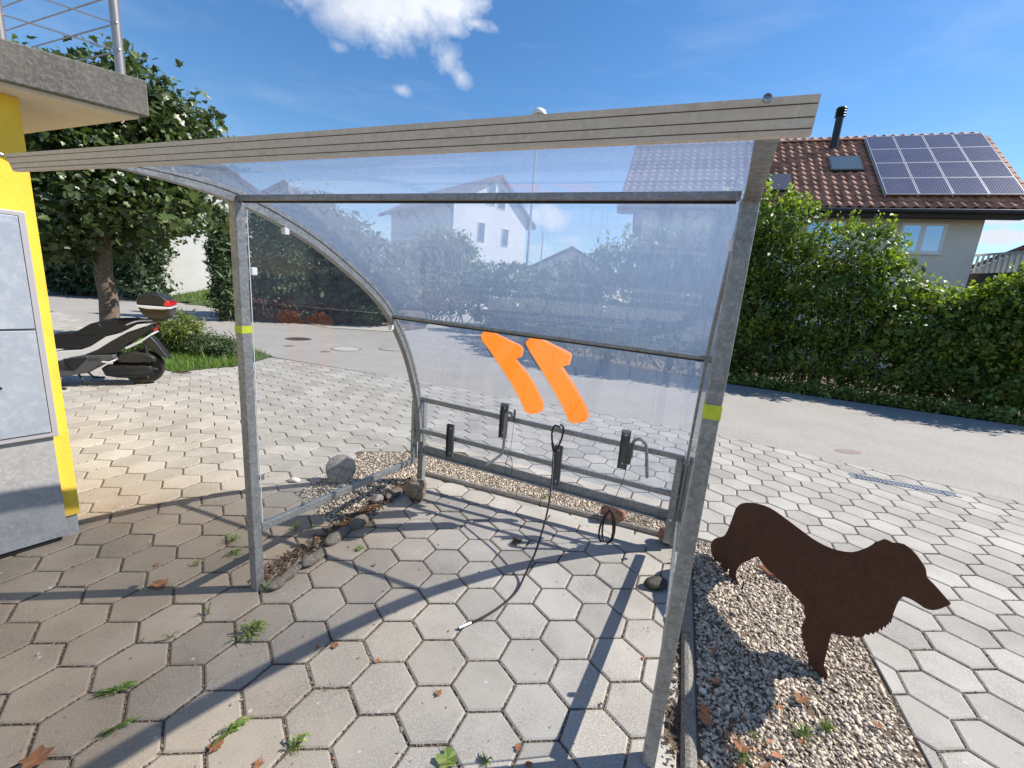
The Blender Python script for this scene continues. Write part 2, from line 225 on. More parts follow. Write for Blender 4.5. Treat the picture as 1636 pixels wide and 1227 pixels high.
class MB:
    def __init__(s): s.v=[]; s.f=[]
    def add(s,v,f): n=len(s.v); s.v+=[tuple(map(float,p)) for p in v]; s.f+=[tuple(i+n for i in q) for q in f]; return s
    def box(s,a,b):
        x0,y0,z0=a; x1,y1,z1=b
        return s.add([(x0,y0,z0),(x1,y0,z0),(x1,y1,z0),(x0,y1,z0),(x0,y0,z1),(x1,y0,z1),(x1,y1,z1),(x0,y1,z1)],[(0,3,2,1),(4,5,6,7),(0,1,5,4),(1,2,6,5),(2,3,7,6),(3,0,4,7)])
    def bar(s,p,q,w,h,up=(0,0,1)):
        p=np.array(p,float); q=np.array(q,float); d=q-p; d/=np.linalg.norm(d); up=np.array(up,float); sd=np.cross(d,up); sd/=np.linalg.norm(sd); up=np.cross(sd,d)
        v=[]
        for c in (p,q):
            for a,b in ((-1,-1),(1,-1),(1,1),(-1,1)): v.append(c+sd*a*w/2+up*b*h/2)
        return s.add(v,[(0,1,2,3),(7,6,5,4),(0,4,5,1),(1,5,6,2),(2,6,7,3),(3,7,4,0)])
    def sweep(s,pts,sec,side=None,closed=False):
        """sweep cross section sec [(a,b)] along pts; a along side vector, b along normal"""
        pts=[np.array(p,float) for p in pts]; n=len(pts); k=len(sec); v=[]
        for i,p in enumerate(pts):
            d=pts[min(i+1,n-1)]-pts[max(i-1,0)]; d/=np.linalg.norm(d)
            sd=np.array(side,float) if side is not None else None
            if sd is None:
                if i==0:
                    r=np.array([0,0,1.]) if abs(d[2])<.9 else np.array([1.,0,0]); sd=np.cross(d,r)
                else: sd=prev-d*(prev@d)
                sd/=np.linalg.norm(sd); prev=sd
            nn=np.cross(sd,d); nn/=np.linalg.norm(nn)
            for a,b in sec: v.append(p+sd*a+nn*b)
        f=[]
        for i in range(n-1):
            for j in range(k): f.append((i*k+j,i*k+(j+1)%k,(i+1)*k+(j+1)%k,(i+1)*k+j))
        f.append(tuple(range(k-1,-1,-1))); f.append(tuple((n-1)*k+j for j in range(k)))
        return s.add(v,f)
    def tube(s,pts,r,k=8):
        return s.sweep(pts,[(r*math.cos(a),r*math.sin(a)) for a in np.linspace(0,2*math.pi,k,endpoint=False)])
    def prism(s,poly,y0,y1,inset=.0,ax='y'):
        """polygon in (x,z) extruded along y, edges rounded by an inset ring"""
        P=np.array(poly,float); c=P.mean(0); n=len(P); rings=[]
        if inset: lay=((y0,1-inset*1.),(y0+(y1-y0)*.12,1),(y1-(y1-y0)*.12,1),(y1,1-inset*1.))
        else: lay=((y0,1),(y1,1))
        v=[]
        for y,sc in lay:
            for q in P: w=c+(q-c)*sc; v.append((w[0],y,w[1]) if ax=='y' else ((w[0],w[1],y) if ax=='z' else (y,w[0],w[1])))
        f=[]
        for i in range(len(lay)-1):
            for j in range(n): f.append((i*n+j,i*n+(j+1)%n,(i+1)*n+(j+1)%n,(i+1)*n+j))
        f.append(tuple(range(n-1,-1,-1))); f.append(tuple((len(lay)-1)*n+j for j in range(n)))
        return s.add(v,f)
    def lathe(s,c,ax,prof,k=20):
        c=np.array(c,float); ax=np.array(ax,float); ax/=np.linalg.norm(ax); r=np.array([0,0,1.]) if abs(ax[2])<.9 else np.array([1.,0,0]); e1=np.cross(ax,r); e1/=np.linalg.norm(e1); e2=np.cross(ax,e1)
        v=[];f=[]
        for rad,h in prof:
            for j in range(k): a=2*math.pi*j/k; v.append(c+ax*h+rad*(math.cos(a)*e1+math.sin(a)*e2))
        for i in range(len(prof)-1):
            for j in range(k): f.append((i*k+j,i*k+(j+1)%k,(i+1)*k+(j+1)%k,(i+1)*k+j))
        f.append(tuple(range(k-1,-1,-1))); f.append(tuple((len(prof)-1)*k+j for j in range(k)))
        return s.add(v,f)
    def build(s,name,m,parent=None,smooth=False,bevel=0.):
        me=bpy.data.meshes.new(name); me.from_pydata(s.v,[],s.f); me.update()
        o=link(name,me,m,parent,smooth)
        if bevel:
            b=o.modifiers.new('bevel','BEVEL'); b.width=bevel; b.segments=2; b.limit_method='ANGLE'
        if smooth:
            try: me.set_sharp_from_angle(angle=math.radians(40))
            except Exception: pass
        return o
def top(o,label,cat,group=None,kind=None): return meta(o,label,cat,group,kind)
def copy_to(o,parent,loc=None,rot=None):
    c=o.copy(); COL.objects.link(c); c.parent=parent
    if loc is not None: c.location=loc
    if rot is not None: c.rotation_euler=rot
    return c
def smoothpath(P,n=8):
    P=[np.array(p,float) for p in P]; out=[]
    for i in range(len(P)-1):
        a=P[max(i-1,0)];b=P[i];c=P[i+1];d=P[min(i+2,len(P)-1)]
        for t_ in np.linspace(0,1,n,endpoint=False):
            out.append(.5*((2*b)+(-a+c)*t_+(2*a-5*b+4*c-d)*t_**2+(-a+3*b-3*c+d)*t_**3))
    out.append(P[-1]); return out
def rock(name,c,r,m,seed,parent=None,sub=3,amp=.22,flat=1.,rot=0.):
    rg=np.random.default_rng(seed); import bmesh
    bm=bmesh.new(); bmesh.ops.create_icosphere(bm,subdivisions=sub,radius=1)
    D=rg.normal(size=(9,3)); D/=np.linalg.norm(D,axis=1)[:,None]; cut=rg.uniform(.62,.95,9); ph=rg.uniform(0,6,6)
    for v in bm.verts:
        p=np.array(v.co); k=1.
        for d,q in zip(D,cut):
            s_=p@d
            if s_>q: k=min(k,q/s_)
        k*=1+amp*.25*math.sin(3*p[0]+ph[0])*math.sin(3.3*p[1]+ph[1])+amp*.12*math.sin(8*p[2]+ph[2]+5*p[0])
        v.co=Vector((p[0]*k*r[0],p[1]*k*r[1],p[2]*k*r[2]))
    me=bpy.data.meshes.new(name); bm.to_mesh(me); bm.free(); o=link(name,me,m,parent,True); o.location=tuple(c); o.rotation_euler[2]=rot; return o
def inpoly(p,poly):
    x,y=p[0],p[1]; c=False; n=len(poly)
    for i in range(n):
        x1,y1=poly[i][:2]; x2,y2=poly[(i+1)%n][:2]
        if (y1>y)!=(y2>y) and x<(x2-x1)*(y-y1)/(y2-y1)+x1: c=not c
    return c
def inpoly_np(P,poly):
    c=np.zeros(len(P),bool); n=len(poly)
    for i in range(n):
        x1,y1=poly[i][:2]; x2,y2=poly[(i+1)%n][:2]
        if y1==y2: continue
        h=((y1>P[:,1])!=(y2>P[:,1]))&(P[:,0]<(x2-x1)*(P[:,1]-y1)/(y2-y1)+x1); c^=h
    return c
def flatpoly(name,poly,z,m,parent=None,depth=0.):
    mb=MB(); n=len(poly); v=[(p[0],p[1],z) for p in poly]
    if depth: v+=[(p[0],p[1],z-depth) for p in poly]; mb.add(v,[tuple(range(n))]+[(i,i+n,(i+1)%n+n,(i+1)%n) for i in range(n)])
    else: mb.add(v,[tuple(range(n))])
    return mb.build(name,m,parent)

# ---------------------------------------------------------------- ground, road, lawns
o=flatpoly('ground',[(-500,-500),(500,-500),(500,500),(-500,500)],-.09,'soil'); meta(o,'bare earth and grass beneath and beyond the paving',kind='structure')
u=np.array([.89157698,-.45286917]); v=np.array([.45286917,.89157698]); L0=np.array([-.9493,.6955]); DEP=1.529; WID=1.953
ANG=math.atan2(u[1],u[0])
def SH(w,d): return L0+u*w+v*d
near=[(14,-4.2),(8.6,-.4),(5.46,1.98),(3.24,3.74),(1.1,4.95),(-1.07,6.07),(-3.67,7.35),(-5.2,8.9),(-7.2,10.2),(-8.62,10.14),(-12,12.62),(-22,17.8),(-40,26)]
far=[(-40,34),(-20.2,23.2),(-10.3,17.9),(-7.6,15.6),(-4.46,13.1),(-2.4,13.2),(-1.6,15),(-1.8,21),(-3.,32),(1.2,32),(.95,20.5),(1.9,16.),(2.9,11.1),(4.37,8.6),(5.94,7.22),(9.78,4.93),(16,.9)]
road=flatpoly('road',near+far,-.012,'asphalt'); meta(road,'grey asphalt residential road',kind='structure')
gr=flatpoly('gravel_verge',[(-4.46,13.12),(-2.42,13.22),(-2.2,14.4),(-2.9,16),(-5.2,15.6),(-7.3,15.5)],.0,'gravel'); meta(gr,'pale gravel verge at the road bend',kind='structure')
lawn_poly=[(-4.38,5.55),(-3.85,6.35),(-3.75,7.32),(-5.2,8.85),(-7.15,10.15),(-8.6,10.1),(-7.2,7.8),(-5.3,6.1)]
lw=flatpoly('lawn',lawn_poly,-.004,'lawn'); meta(lw,'small grass verge beside the road',kind='structure')
lawn2=[(-6.2,15.9),(-10.4,18.0),(-20,23.4),(-20,40),(-4,40),(-4.2,16.2)]
def lz(x,y): return max(0.,min(1.8,.30*((x+8.)*.46+(y-16.7)*.89)))       # the garden rises gently away from the road
mb=MB(); gxs=np.linspace(-22,-4,30); gys=np.linspace(12,40,40); idx={}
for i,x in enumerate(gxs):
    for j,y in enumerate(gys): idx[i,j]=len(mb.v); mb.v.append((x,y,lz(x,y)-.006))
for i in range(29):
    for j in range(39):
        if inpoly(((gxs[i]+gxs[i+1])/2,(gys[j]+gys[j+1])/2),[(p[0],p[1]) for p in lawn2]): mb.f.append((idx[i,j],idx[i+1,j],idx[i+1,j+1],idx[i,j+1]))
l2=mb.build('garden_lawn','lawn'); meta(l2,'sunlit garden lawn across the road',kind='structure')

# ---------------------------------------------------------------- paving
s=.1361; H3=math.sqrt(3)
bedR=[SH(2.12,1.70),SH(2.93,1.70),SH(2.93,-2.4),SH(2.12,-2.4)]               # right gravel bed
bedB=[SH(-.02,1.60),SH(-.02,1.99),SH(2.12,1.99),SH(2.12,1.66)]
bedB=[(-.26,2.15),(-.05,2.50),(1.72,1.50),(1.62,1.21)]
bedL=[(-1.16,1.74),(-.86,2.62),(-.42,2.66),(-.05,2.50),(-.26,2.15),(-.30,2.03),(-.50,1.62),(-.66,1.33),(-.80,1.36)]
yardline=[SH(-.02,1.60)]
region=[(-9.5,-3.2),(9.0,-3.2),(8.4,-.35),(5.40,1.97),(3.20,3.72),(1.08,4.92),(-1.09,6.03),(-3.72,7.27),(-3.82,6.35),(-4.35,5.52),(-5.3,6.05),(-7.2,7.7),(-8.6,10.1),(-12,12.6),(-14,10.5),(-12,4)]
pav=flatpoly('pavement',[(p[0]*1.002,p[1]*1.002) for p in region],-.010,'joint'); meta(pav,'hexagonal concrete paving of the forecourt',kind='structure')
beds=[bedR,bedB,bedL]
kerbL=[SH(2.055,1.70),SH(2.12,1.70),SH(2.12,-2.4),SH(2.055,-2.4)]
beds_k=[kerbL]
def clip(poly,a,b):
    """keep the side left of a->b"""
    out=[]; a=np.array(a[:2]); b=np.array(b[:2]); n=np.array([-(b-a)[1],(b-a)[0]])
    k=len(poly)
    for i in range(k):
        p=poly[i]; q=poly[(i+1)%k]; dp=(p-a)@n; dq=(q-a)@n
        if dp>=0: out.append(p)
        if (dp>=0)!=(dq>=0): t_=dp/(dp-dq); out.append(p+(q-p)*t_)
    return out
def ccw(P): P=[np.array(p[:2],float) for p in P]; A=sum(P[i][0]*P[(i+1)%len(P)][1]-P[(i+1)%len(P)][0]*P[i][1] for i in range(len(P))); return P if A>0 else P[::-1]
BED=[ccw(b) for b in (bedR,bedB,bedL,kerbL)]; REG=ccw(region)
def smooth01(x): x=min(1,max(0,x)); return x*x*(3-2*x)
def hexcell(q,r,rr):
    cx,cy=1.5*s*q,H3*s*(r+q/2); ww=(cx-L0[0])*u[0]+(cy-L0[1])*u[1]; dd_=(cx-L0[0])*v[0]+(cy-L0[1])*v[1]; k=smooth01((ww-.3)/1.8) if (dd_>1.6 or ww>2.1) else 0.
    cx+=-.03*k; cy+=-.09*k
    return np.array([cx,cy]),[np.array([cx+rr*math.cos(a),cy+rr*math.sin(a)]) for a in np.radians([0,60,120,180,240,300])]
def paver_geo(poly,z,ch=.007,dep=.03):
    c=sum(poly)/len(poly); n=len(poly); tp=[]
    for p in poly: d=c-p; l=np.linalg.norm(d); tp.append(p+d/l*ch*1.15)
    V=[(p[0],p[1],z) for p in tp]+[(p[0],p[1],z-.0045) for p in poly]+[(p[0],p[1],z-dep) for p in poly]
    F=[tuple(range(n))]+[(i+n,(i+1)%n+n,(i+1)%n,i) for i in range(n)]+[(i+2*n,(i+1)%n+2*n,(i+1)%n+n,i+n) for i in range(n)]
    return V,F
cells=[]
for q in range(-80,60):
    for r in range(-90,90):
        c,P=hexcell(q,r,s-.0052)
        if c[1]<-3.3 or c[1]>13 or abs(c[0])>15: continue
        if not inpoly(c,[p for p in region]) :
            # keep partly covered stones at the border
            if not any(inpoly(p,region) for p in P): continue
        cut=False
        # clip to the region border
        for i in range(len(REG)):
            a,b=REG[i],REG[(i+1)%len(REG)]; e=(b-a)/np.linalg.norm(b-a); tt=(c-a)@e; dd=(c-a)@np.array([-e[1],e[0]])
            if -s<tt<np.linalg.norm(b-a)+s and abs(dd)<s*1.1 and P: P=clip(P,a,b); cut=True
        for B in BED:
            if not P: break
            inside=inpoly(c,B); best=None
            for i in range(len(B)):
                a,b=B[i],B[(i+1)%len(B)]; e=(b-a)/np.linalg.norm(b-a); tt=np.clip((c-a)@e,0,np.linalg.norm(b-a)); dist=np.linalg.norm(c-(a+e*tt))
                if best is None or dist<best[0]: best=(dist,a,b)
            if inside or best[0]<s*1.05:
                a,b=best[1],best[2]; e=(b-a)/np.linalg.norm(b-a); nrm=np.array([e[1],-e[0]])*.006
                P=clip(P,b+nrm,a+nrm); cut=True
                if P and inside and best[0]>s: P=[]
        if len(P)<3: continue
        A=.5*abs(sum(P[i][0]*P[(i+1)%len(P)][1]-P[(i+1)%len(P)][0]*P[i][1] for i in range(len(P))))
        if A<.0025: continue
        rel=np.array([c[0],c[1],0])-CAM; dep=rel@FW
        vis=-1
        if dep>.3:
            X=818+FPX*(rel@RT)/dep; Y=613.5-FPX*(rel@UP)/dep
            if -90<X<1726 and Y<1330: vis=A/dep**2*abs(rel[2])/np.linalg.norm(rel)
        cells.append((vis,c,P,cut))
cells.sort(key=lambda a:-a[0])
hexme=None; stuffV=[];stuffF=[]
for i,(vis,c,P,cut) in enumerate(cells):
    dz=random.uniform(-.0022,.0022)
    if i<300:
        if not cut and hexme is not None: me=hexme
        else:
            Vv,Ff=paver_geo([p-c for p in P],0.); me=bpy.data.meshes.new('paver'); me.from_pydata(Vv,[],Ff)
            if not cut and hexme is None and len(P)==6: hexme=me
        ob=link('paver',me,'paver',pav); ob.location=(c[0],c[1],dz); ob.rotation_euler=(random.gauss(0,.004),random.gauss(0,.004),random.gauss(0,.006))
    else:
        Vv,Ff=paver_geo(P,dz*.8,dep=.02); n=len(stuffV); stuffV+=Vv; stuffF+=[tuple(k+n for k in f) for f in Ff]
me=bpy.data.meshes.new('far_pavers'); me.from_pydata(stuffV,[],stuffF); fp=link('far_pavers',me,'paver',pav); fp['kind']='stuff'

# ---------------------------------------------------------------- kerbs and gravel
def kerbrow(label,a,b,w,top_z,n,group=None):
    a=np.array(a,float);b=np.array(b,float); L=np.linalg.norm(b-a); e=(b-a)/L; root=empty('kerb',(a[0],a[1],0),label,'kerb',rz=math.atan2(e[1],e[0]))
    for i in range(n):
        x0=L*i/n+.003; x1=L*(i+1)/n-.003; mb=MB(); k=[]
        sec=[(-w/2,-.05),(w/2,-.05),(w/2,top_z-.02),(w/2-.012,top_z-.005),(0,top_z),(-w/2+.012,top_z-.005),(-w/2,top_z-.02)]
        mb.sweep([(x0,0,0),(x1,0,0)],[(p[0],-p[1]) if False else (p[0],p[1]) for p in sec],side=(0,-1,0))
        ob=mb.build('kerb_stone','kerb',root); 
    return root
kerbrow('long grey concrete edging between the shelter and the pebble bed',SH(2.088,1.70),SH(2.088,-2.4),.055,.030,4)
kerbrow('dark low edging at the back of the shelter floor',(-.25,2.155),(1.63,1.185),.05,.034,2)
kerbrow('mossy edging behind the white pebble strip',(-.02,2.52),(1.70,1.53),.05,.008,2)
def pebbles(name,poly,n,size,label,sd,z0=-.012,hump=0.):
    rg=np.random.default_rng(sd); P=np.array([p[:2] for p in poly]); lo,hi=P.min(0),P.max(0); pts=np.zeros((0,2))
    while len(pts)<n:
        c=rg.uniform(lo,hi,(n*2,2)); c=c[inpoly_np(c,poly)]; pts=np.vstack([pts,c])
    pts=pts[:n]
    import bmesh
    bm=bmesh.new(); bmesh.ops.create_icosphere(bm,subdivisions=1,radius=1); bm.verts.ensure_lookup_table(); V0=np.array([v.co[:] for v in bm.verts]); F0=np.array([[x.index for x in f.verts] for f in bm.faces]); bm.free()
    sz=size*rg.lognormal(0,.28,n); Q=rg.normal(size=(n,4)); Q/=np.linalg.norm(Q,axis=1)[:,None]
    w,x,y,z=Q.T; R=np.stack([np.stack([1-2*(y*y+z*z),2*(x*y-z*w),2*(x*z+y*w)],1),np.stack([2*(x*y+z*w),1-2*(x*x+z*z),2*(y*z-x*w)],1),np.stack([2*(x*z-y*w),2*(y*z+x*w),1-2*(x*x+y*y)],1)],1)
    sc=np.stack([np.ones(n),rg.uniform(.6,.9,n),rg.uniform(.4,.65,n)],1)*sz[:,None]
    # mostly lying flat
    tilt=rg.normal(0,.35,(n,2)); yawr=rg.uniform(0,6.28,n)
    V=V0[None]*sc[:,None,:]*(1+rg.normal(0,.07,(n,len(V0),1)))
    c_,s_=np.cos(yawr)[:,None],np.sin(yawr)[:,None]
    X=V[...,0];Y=V[...,1];Z=V[...,2]; Z2=Z+tilt[:,:1]*X+tilt[:,1:]*Y
    Vw=np.stack([X*c_-Y*s_+pts[:,:1],X*s_+Y*c_+pts[:,1:],Z2+(z0+rg.uniform(0,1,n)*size*.9+hump)[:,None]],-1).reshape(-1,3)
    F=(F0[None]+(np.arange(n)*len(V0))[:,None,None]).reshape(-1,3)
    me=npmesh(name,Vw,F,3); o=link(name,me,'pebble',None,True); meta(o,label,kind='stuff'); return o
for nm,pl in (('gravel_bed',bedR),('gravel_strip',bedB),('gravel_patch',bedL)):
    b=flatpoly(nm,[tuple(p) for p in pl],-.014,'soil'); meta(b,{'gravel_bed':'earth under the pebble bed right of the shelter','gravel_strip':'earth under the pebble strip behind the shelter','gravel_patch':'earth under the pebbles left of the shelter'}[nm],kind='structure')
nearR=[SH(2.13,1.69),SH(2.92,1.69),SH(2.92,-1.2),SH(2.13,-1.2)]
pebbles('pebbles',nearR,17500,.0086,'rounded pebbles in the bed around the steel dog',1)
pebbles('pebbles',bedB,5200,.0075,'pale pebbles in the narrow strip behind the shelter',2)
pebbles('pebbles',bedL,4200,.0085,'pale pebbles behind the left side pane',3)

# ---------------------------------------------------------------- bicycle shelter
sh=empty('bicycle_shelter',(L0[0],L0[1],0),'open bicycle shelter of galvanised steel with curved clear roof sheet and beige gutter','bicycle shelter',rz=ANG)
prof=[(-.635,1.862),(-.43,1.908),(-.15,1.925),(.04,1.91),(.22,1.865),(.44,1.785),(.68,1.665),(.9,1.535),(1.085,1.375),(1.265,1.12),(1.395,.83),(1.465,.58),(1.49,.36)]
prof=[tuple(p) for p in smoothpath([(a,b,0) for a,b in prof],5)]; prof=[(p[0],p[1]) for p in prof]
def WR(d): return WID+.006+.036*max(0.,d)/1.07      # the right hand side splays out a little towards the back
def slope(w): return -.034*w          # the low back part falls a little to the right, as built
def arch(w,name='side_arch'):
    mb=MB(); pts=[(w if w<1 else WR(d),d,z+(slope(w)*max(0,min(1,(1.95-z)/1.2)))) for d,z in prof]
    sec=[(-.02,-.044),(.02,-.044),(.02,-.012),(.015,-.012),(.015,-.004),(.02,-.004),(.02,.016),(-.02,.016),(-.02,-.004),(-.015,-.004),(-.015,-.012),(-.02,-.012)]
    k=len(sec); V=[]
    for i,p in enumerate(pts):
        p=np.array(p); d=np.array(pts[min(i+1,len(pts)-1)])-np.array(pts[max(i-1,0)]); d/=np.linalg.norm(d); nn=np.cross((1,0,0),d); tp=max(.22,min(1,(p[1]+.66)/.66))
        for a_,b_ in sec: V.append(p+np.array([a_-(.042 if w>1 else -.012)*(1-tp)*1.25,0,0])+nn*(b_*tp+.012*(1-tp)))
    F=[(i*k+j,i*k+(j+1)%k,(i+1)*k+(j+1)%k,(i+1)*k+j) for i in range(len(pts)-1) for j in range(k)]+[tuple(range(k-1,-1,-1)),tuple((len(pts)-1)*k+j for j in range(k))]
    mb.add(V,F); return mb.build(name,'galv',sh)
arch(.0); arch(WID)
def post(w,d,h,sx=.06,sy=.06,name='post',z0=-.01):
    mb=MB(); mb.box((w-sx/2,d-sy/2,z0),(w+sx/2,d+sy/2,h)); return mb.build(name,'galv',sh,bevel=.004)
post(0,0,1.885,.044,.046); pr_=post(WID,-.012,1.885,.045,.05)
for w in (0,WID+.05):
    post(w,1.505,.70+slope(w),.05,.05,'rear_post'); mb=MB(); mb.box((w-.055,1.42,.19),(w-.03,1.48,.70+slope(w))); mb.build('rear_post_plate','galv',sh,bevel=.003)
    mb=MB(); mb.bar((min(w,WID),.03,.335),(w,1.40,.215),.03,.042); mb.build('side_rail','galv',sh,bevel=.003)
mb=MB(); mb.box((.023,-.016,1.886),(WID-.023,.012,1.908)); mb.build('front_beam','galv',sh,bevel=.002); mb=MB(); mb.box((.031,.002,1.880),(WID-.031,.0125,1.8857)); mb.build('rubber_seal','rubber',sh)
def backbar(name,d,z,w0,w1,h,t_,m='galv'):
    mb=MB(); mb.bar((w0,d,z+slope(w0)),(w1,d,z+slope(w1)),t_,h); return mb.build(name,m,sh,bevel=.002)
mbd,mbz=1.068,1.378
mb=MB(); mb.tube([(.02,mbd,mbz+.0),(WID+.02,mbd,mbz-.04)],.0125,10); mb.build('middle_tube','galv',sh,True); mb=MB(); mb.bar((.02,mbd+.006,mbz-.0155),(WID+.02,mbd+.006,mbz-.0555),.014,.010); mb.build('rubber_seal','rubber',sh)
backbar('back_rail',1.455,.715,.0,WID+.03,.036,.022); backbar('back_rail',1.455,.455,.0,WID+.03,.036,.022)
backbar('bottom_channel',1.50,.285,.03,WID+.03,.07,.012); mb=MB(); mb.bar((.03,1.48,.252+slope(0)),(WID+.03,1.48,.252+slope(WID)),.05,.006); mb.build('channel_lip','galv',sh)
mb=MB(); mb.box((WID-.02,1.425,.05),(WID+.024,1.45,.70+slope(WID))); mb.build('rear_post_plate','galv',sh,bevel=.003)
# gutter profile: fascia with grooves, swept along the width
g0,g1=.0,WID-.003; GD=-.662; gz=1.826; gs=.60
raw=[(-.012,0),(-.0143,.010),(-.0128,.0104),(-.0132,.0121),(-.0149,.0125),(-.0189,.030),(-.0174,.0304),(-.0178,.0321),(-.0194,.0325),(-.0242,.0535),(-.0227,.0539),(-.0231,.0556),(-.0248,.056),(-.028,.070),(.01,.071),(.03,.070),(.03,.066),(-.022,.065),(-.004,.006),(.004,.004),(.004,.0)]
sec=[(GD+a_*.75,gz+b_*gs) for a_,b_ in raw]; mb=MB()
vv=[];n=len(sec)
for w in (g0,g1): vv+=[(w,a,b) for a,b in sec]
mb.add(vv,[(i,(i+1)%n,(i+1)%n+n,i+n) for i in range(n)]+[tuple(range(n-1,-1,-1)),tuple(range(n,2*n))]); gut=mb.build('gutter','alu',sh)
for k,(a,b) in enumerate(((-.0098,.0113),(-.0144,.0313),(-.0197,.0548))):
    mb=MB(); mb.bar((g0+.001,GD+a*.75-.0028,gz+b*gs-.0004),(g1-.001,GD+a*.75-.0028,gz+b*gs-.0004),.0016,.0009); mb.build('groove','groove',gut)  # dark brown bars drawn along the gutter grooves
for w in (g0+.012,g1-.06):
    mb=MB(); mb.lathe((w,GD-.030,gz+.036),(0,-1,.25),[(.0055,0),(.0055,.005),(.0038,.0055),(.003,.002),(.001,.002)],14); mb.build('bolt','cable',sh,True)
# roof sheet, curved
def sheetpt(w,t_):
    i=min(int(t_),len(prof)-2); f=t_-i; d=prof[i][0]*(1-f)+prof[i+1][0]*f; z=prof[i][1]*(1-f)+prof[i+1][1]*f; return d,z
mb=MB(); nw=14; OFF=.021; P2=np.array(prof); tang=np.gradient(P2,axis=0); tang/=np.linalg.norm(tang,axis=1)[:,None]; nor=np.stack([-tang[:,1],tang[:,0]],1); OUT=P2+nor*(OFF*np.clip((P2[:,0]+.66)/.5,.12,1))[:,None]
vv=[(w*(1+(WR(OUT[i][0])-WID)/WID),OUT[i][0],OUT[i][1]+slope(w)*max(0,min(1,(1.95-OUT[i][1])/1.2))) for i in range(len(OUT)) for w in np.linspace(-.018,WID+(.018 if OUT[i][0]>-.1 else -.03),nw)]
mb.add(vv,[(i*nw+j,i*nw+j+1,(i+1)*nw+j+1,(i+1)*nw+j) for i in range(len(OUT)-1) for j in range(nw-1)])
mb.build('roof_sheet','sheet',sh,True)
def sidepane(w):
    pts=[(.03,.36)]+[(d,z-.035+(slope(w)*.5)) for d,z in prof if d>.03][:-1][::1]
    pts=[(.035,.35),(.035,1.865)]+[(d-.022*0,z-.04) for d,z in prof if .08<d<1.6 and z>.42]+[(1.44,.23)]
    mb=MB(); n=len(pts); mb.add([(w,d,z) for d,z in pts],[tuple(range(n))]); return mb.build('side_pane','pane',sh)
sidepane(.005); sp_=sidepane(WID+.0); sp_.rotation_euler[2]=-.0; sp_.location=(0,0,0)
for v_ in sp_.data.vertices: v_.co.x+=WR(v_.co.y)-WID-.012
for w,sg in ((0,1),(WID,-1)):
    mb=MB(); mb.tube([(w+.012*sg,.0365,.36),(w+.012*sg,.0365,1.86)],.0025,5); mb.build('pane_edge','clip',sh)
    for d,z in ((.055,1.60),(.235,1.80),(1.06,1.30)):
        mb=MB(); xa,xb=sorted((w-.006*sg,w+.020*sg)); mb.box((xa,d-.014,z-.017),(xb,d+.014,z+.017)); mb.build('pane_clip','clip',sh,bevel=.004)
    for d,z in ((.05,.60),(.30,.345),(1.33,.255)):
        mb=MB(); xa,xb=sorted((w-.004*sg,w+.012*sg)); mb.box((xa,d-.010,z-.012),(xb,d+.010,z+.014)); mb.build('pane_lug','galv',sh,bevel=.002)
# yellow-green tape on the front posts
mb=MB(); mb.box((-.0235,-.0245,1.325),(.0235,.0245,1.358)); mb.build('tape','tape',sh)
mb=MB(); mb.box((WID-.0237,-.0382,1.282),(WID+.0237,.0142,1.325)); mb.build('tape','tape',sh)
# wheel holder brackets on the back rails
def bracket(w,z0,z1):
    mb=MB(); d=1.435; h=slope(w)
    mb.box((w-.026,d,z0+h),(w+.026,d+.004,z1+h)); mb.box((w-.030,d-.020,z0+h),(w-.026,d+.004,z1+h)); mb.box((w+.026,d-.020,z0+h),(w+.030,d+.004,z1+h))
    b=mb.build('wheel_bracket','galvd',sh,bevel=.0015)
    for zz in (z0+.04,z1-.035):
        m2=MB(); m2.lathe((w,d-.0005,zz+h),(0,-1,0),[(.006,0),(.006,.003),(.003,.005)],8); m2.build('rivet','clip',b,True)
bracket(.30,.30,.575); bracket(.735,.565,.83); bracket(1.165,.30,.61); bracket(1.605,.55,.825)
# tube hooks
def lp(w,d,z): q=L0+u*w+v*d; return (q[0],q[1],z)
mb=MB(); mb.tube(smoothpath([(.81,1.40,.70),(.81,1.38,.745),(.805,1.36,.765),(.79,1.345,.755),(.785,1.335,.72),(.785,1.335,.52),(.78,1.33,.47),(.76,1.31,.44),(.70,1.25,.385)],5),.010,8); mb.build('tube_hook','galv',sh,True)
mb=MB(); mb.tube([(.825,1.40,.78),(.825,1.40,.69)],.008,8); mb.build('hook_sleeve','galvd',sh,True)
mb=MB(); mb.tube(smoothpath([(1.66,1.40,.60),(1.655,1.39,.68),(1.665,1.38,.725),(1.70,1.37,.745),(1.735,1.37,.72),(1.75,1.37,.66),(1.775,1.365,.50)],5),.011,8); mb.build('tube_hook','galv',sh,True)
mb=MB(); mb.tube([(1.655,1.385,.70),(1.645,1.38,.56)],.014,8); 
for k in range(14): a=k/13; mb.lathe((1.655-.01*a,1.385-.005*a,.70-.14*a),(0,0,1),[(.0155,0),(.0155,.004)],8)
mb.build('coil_spring','galvd',sh)
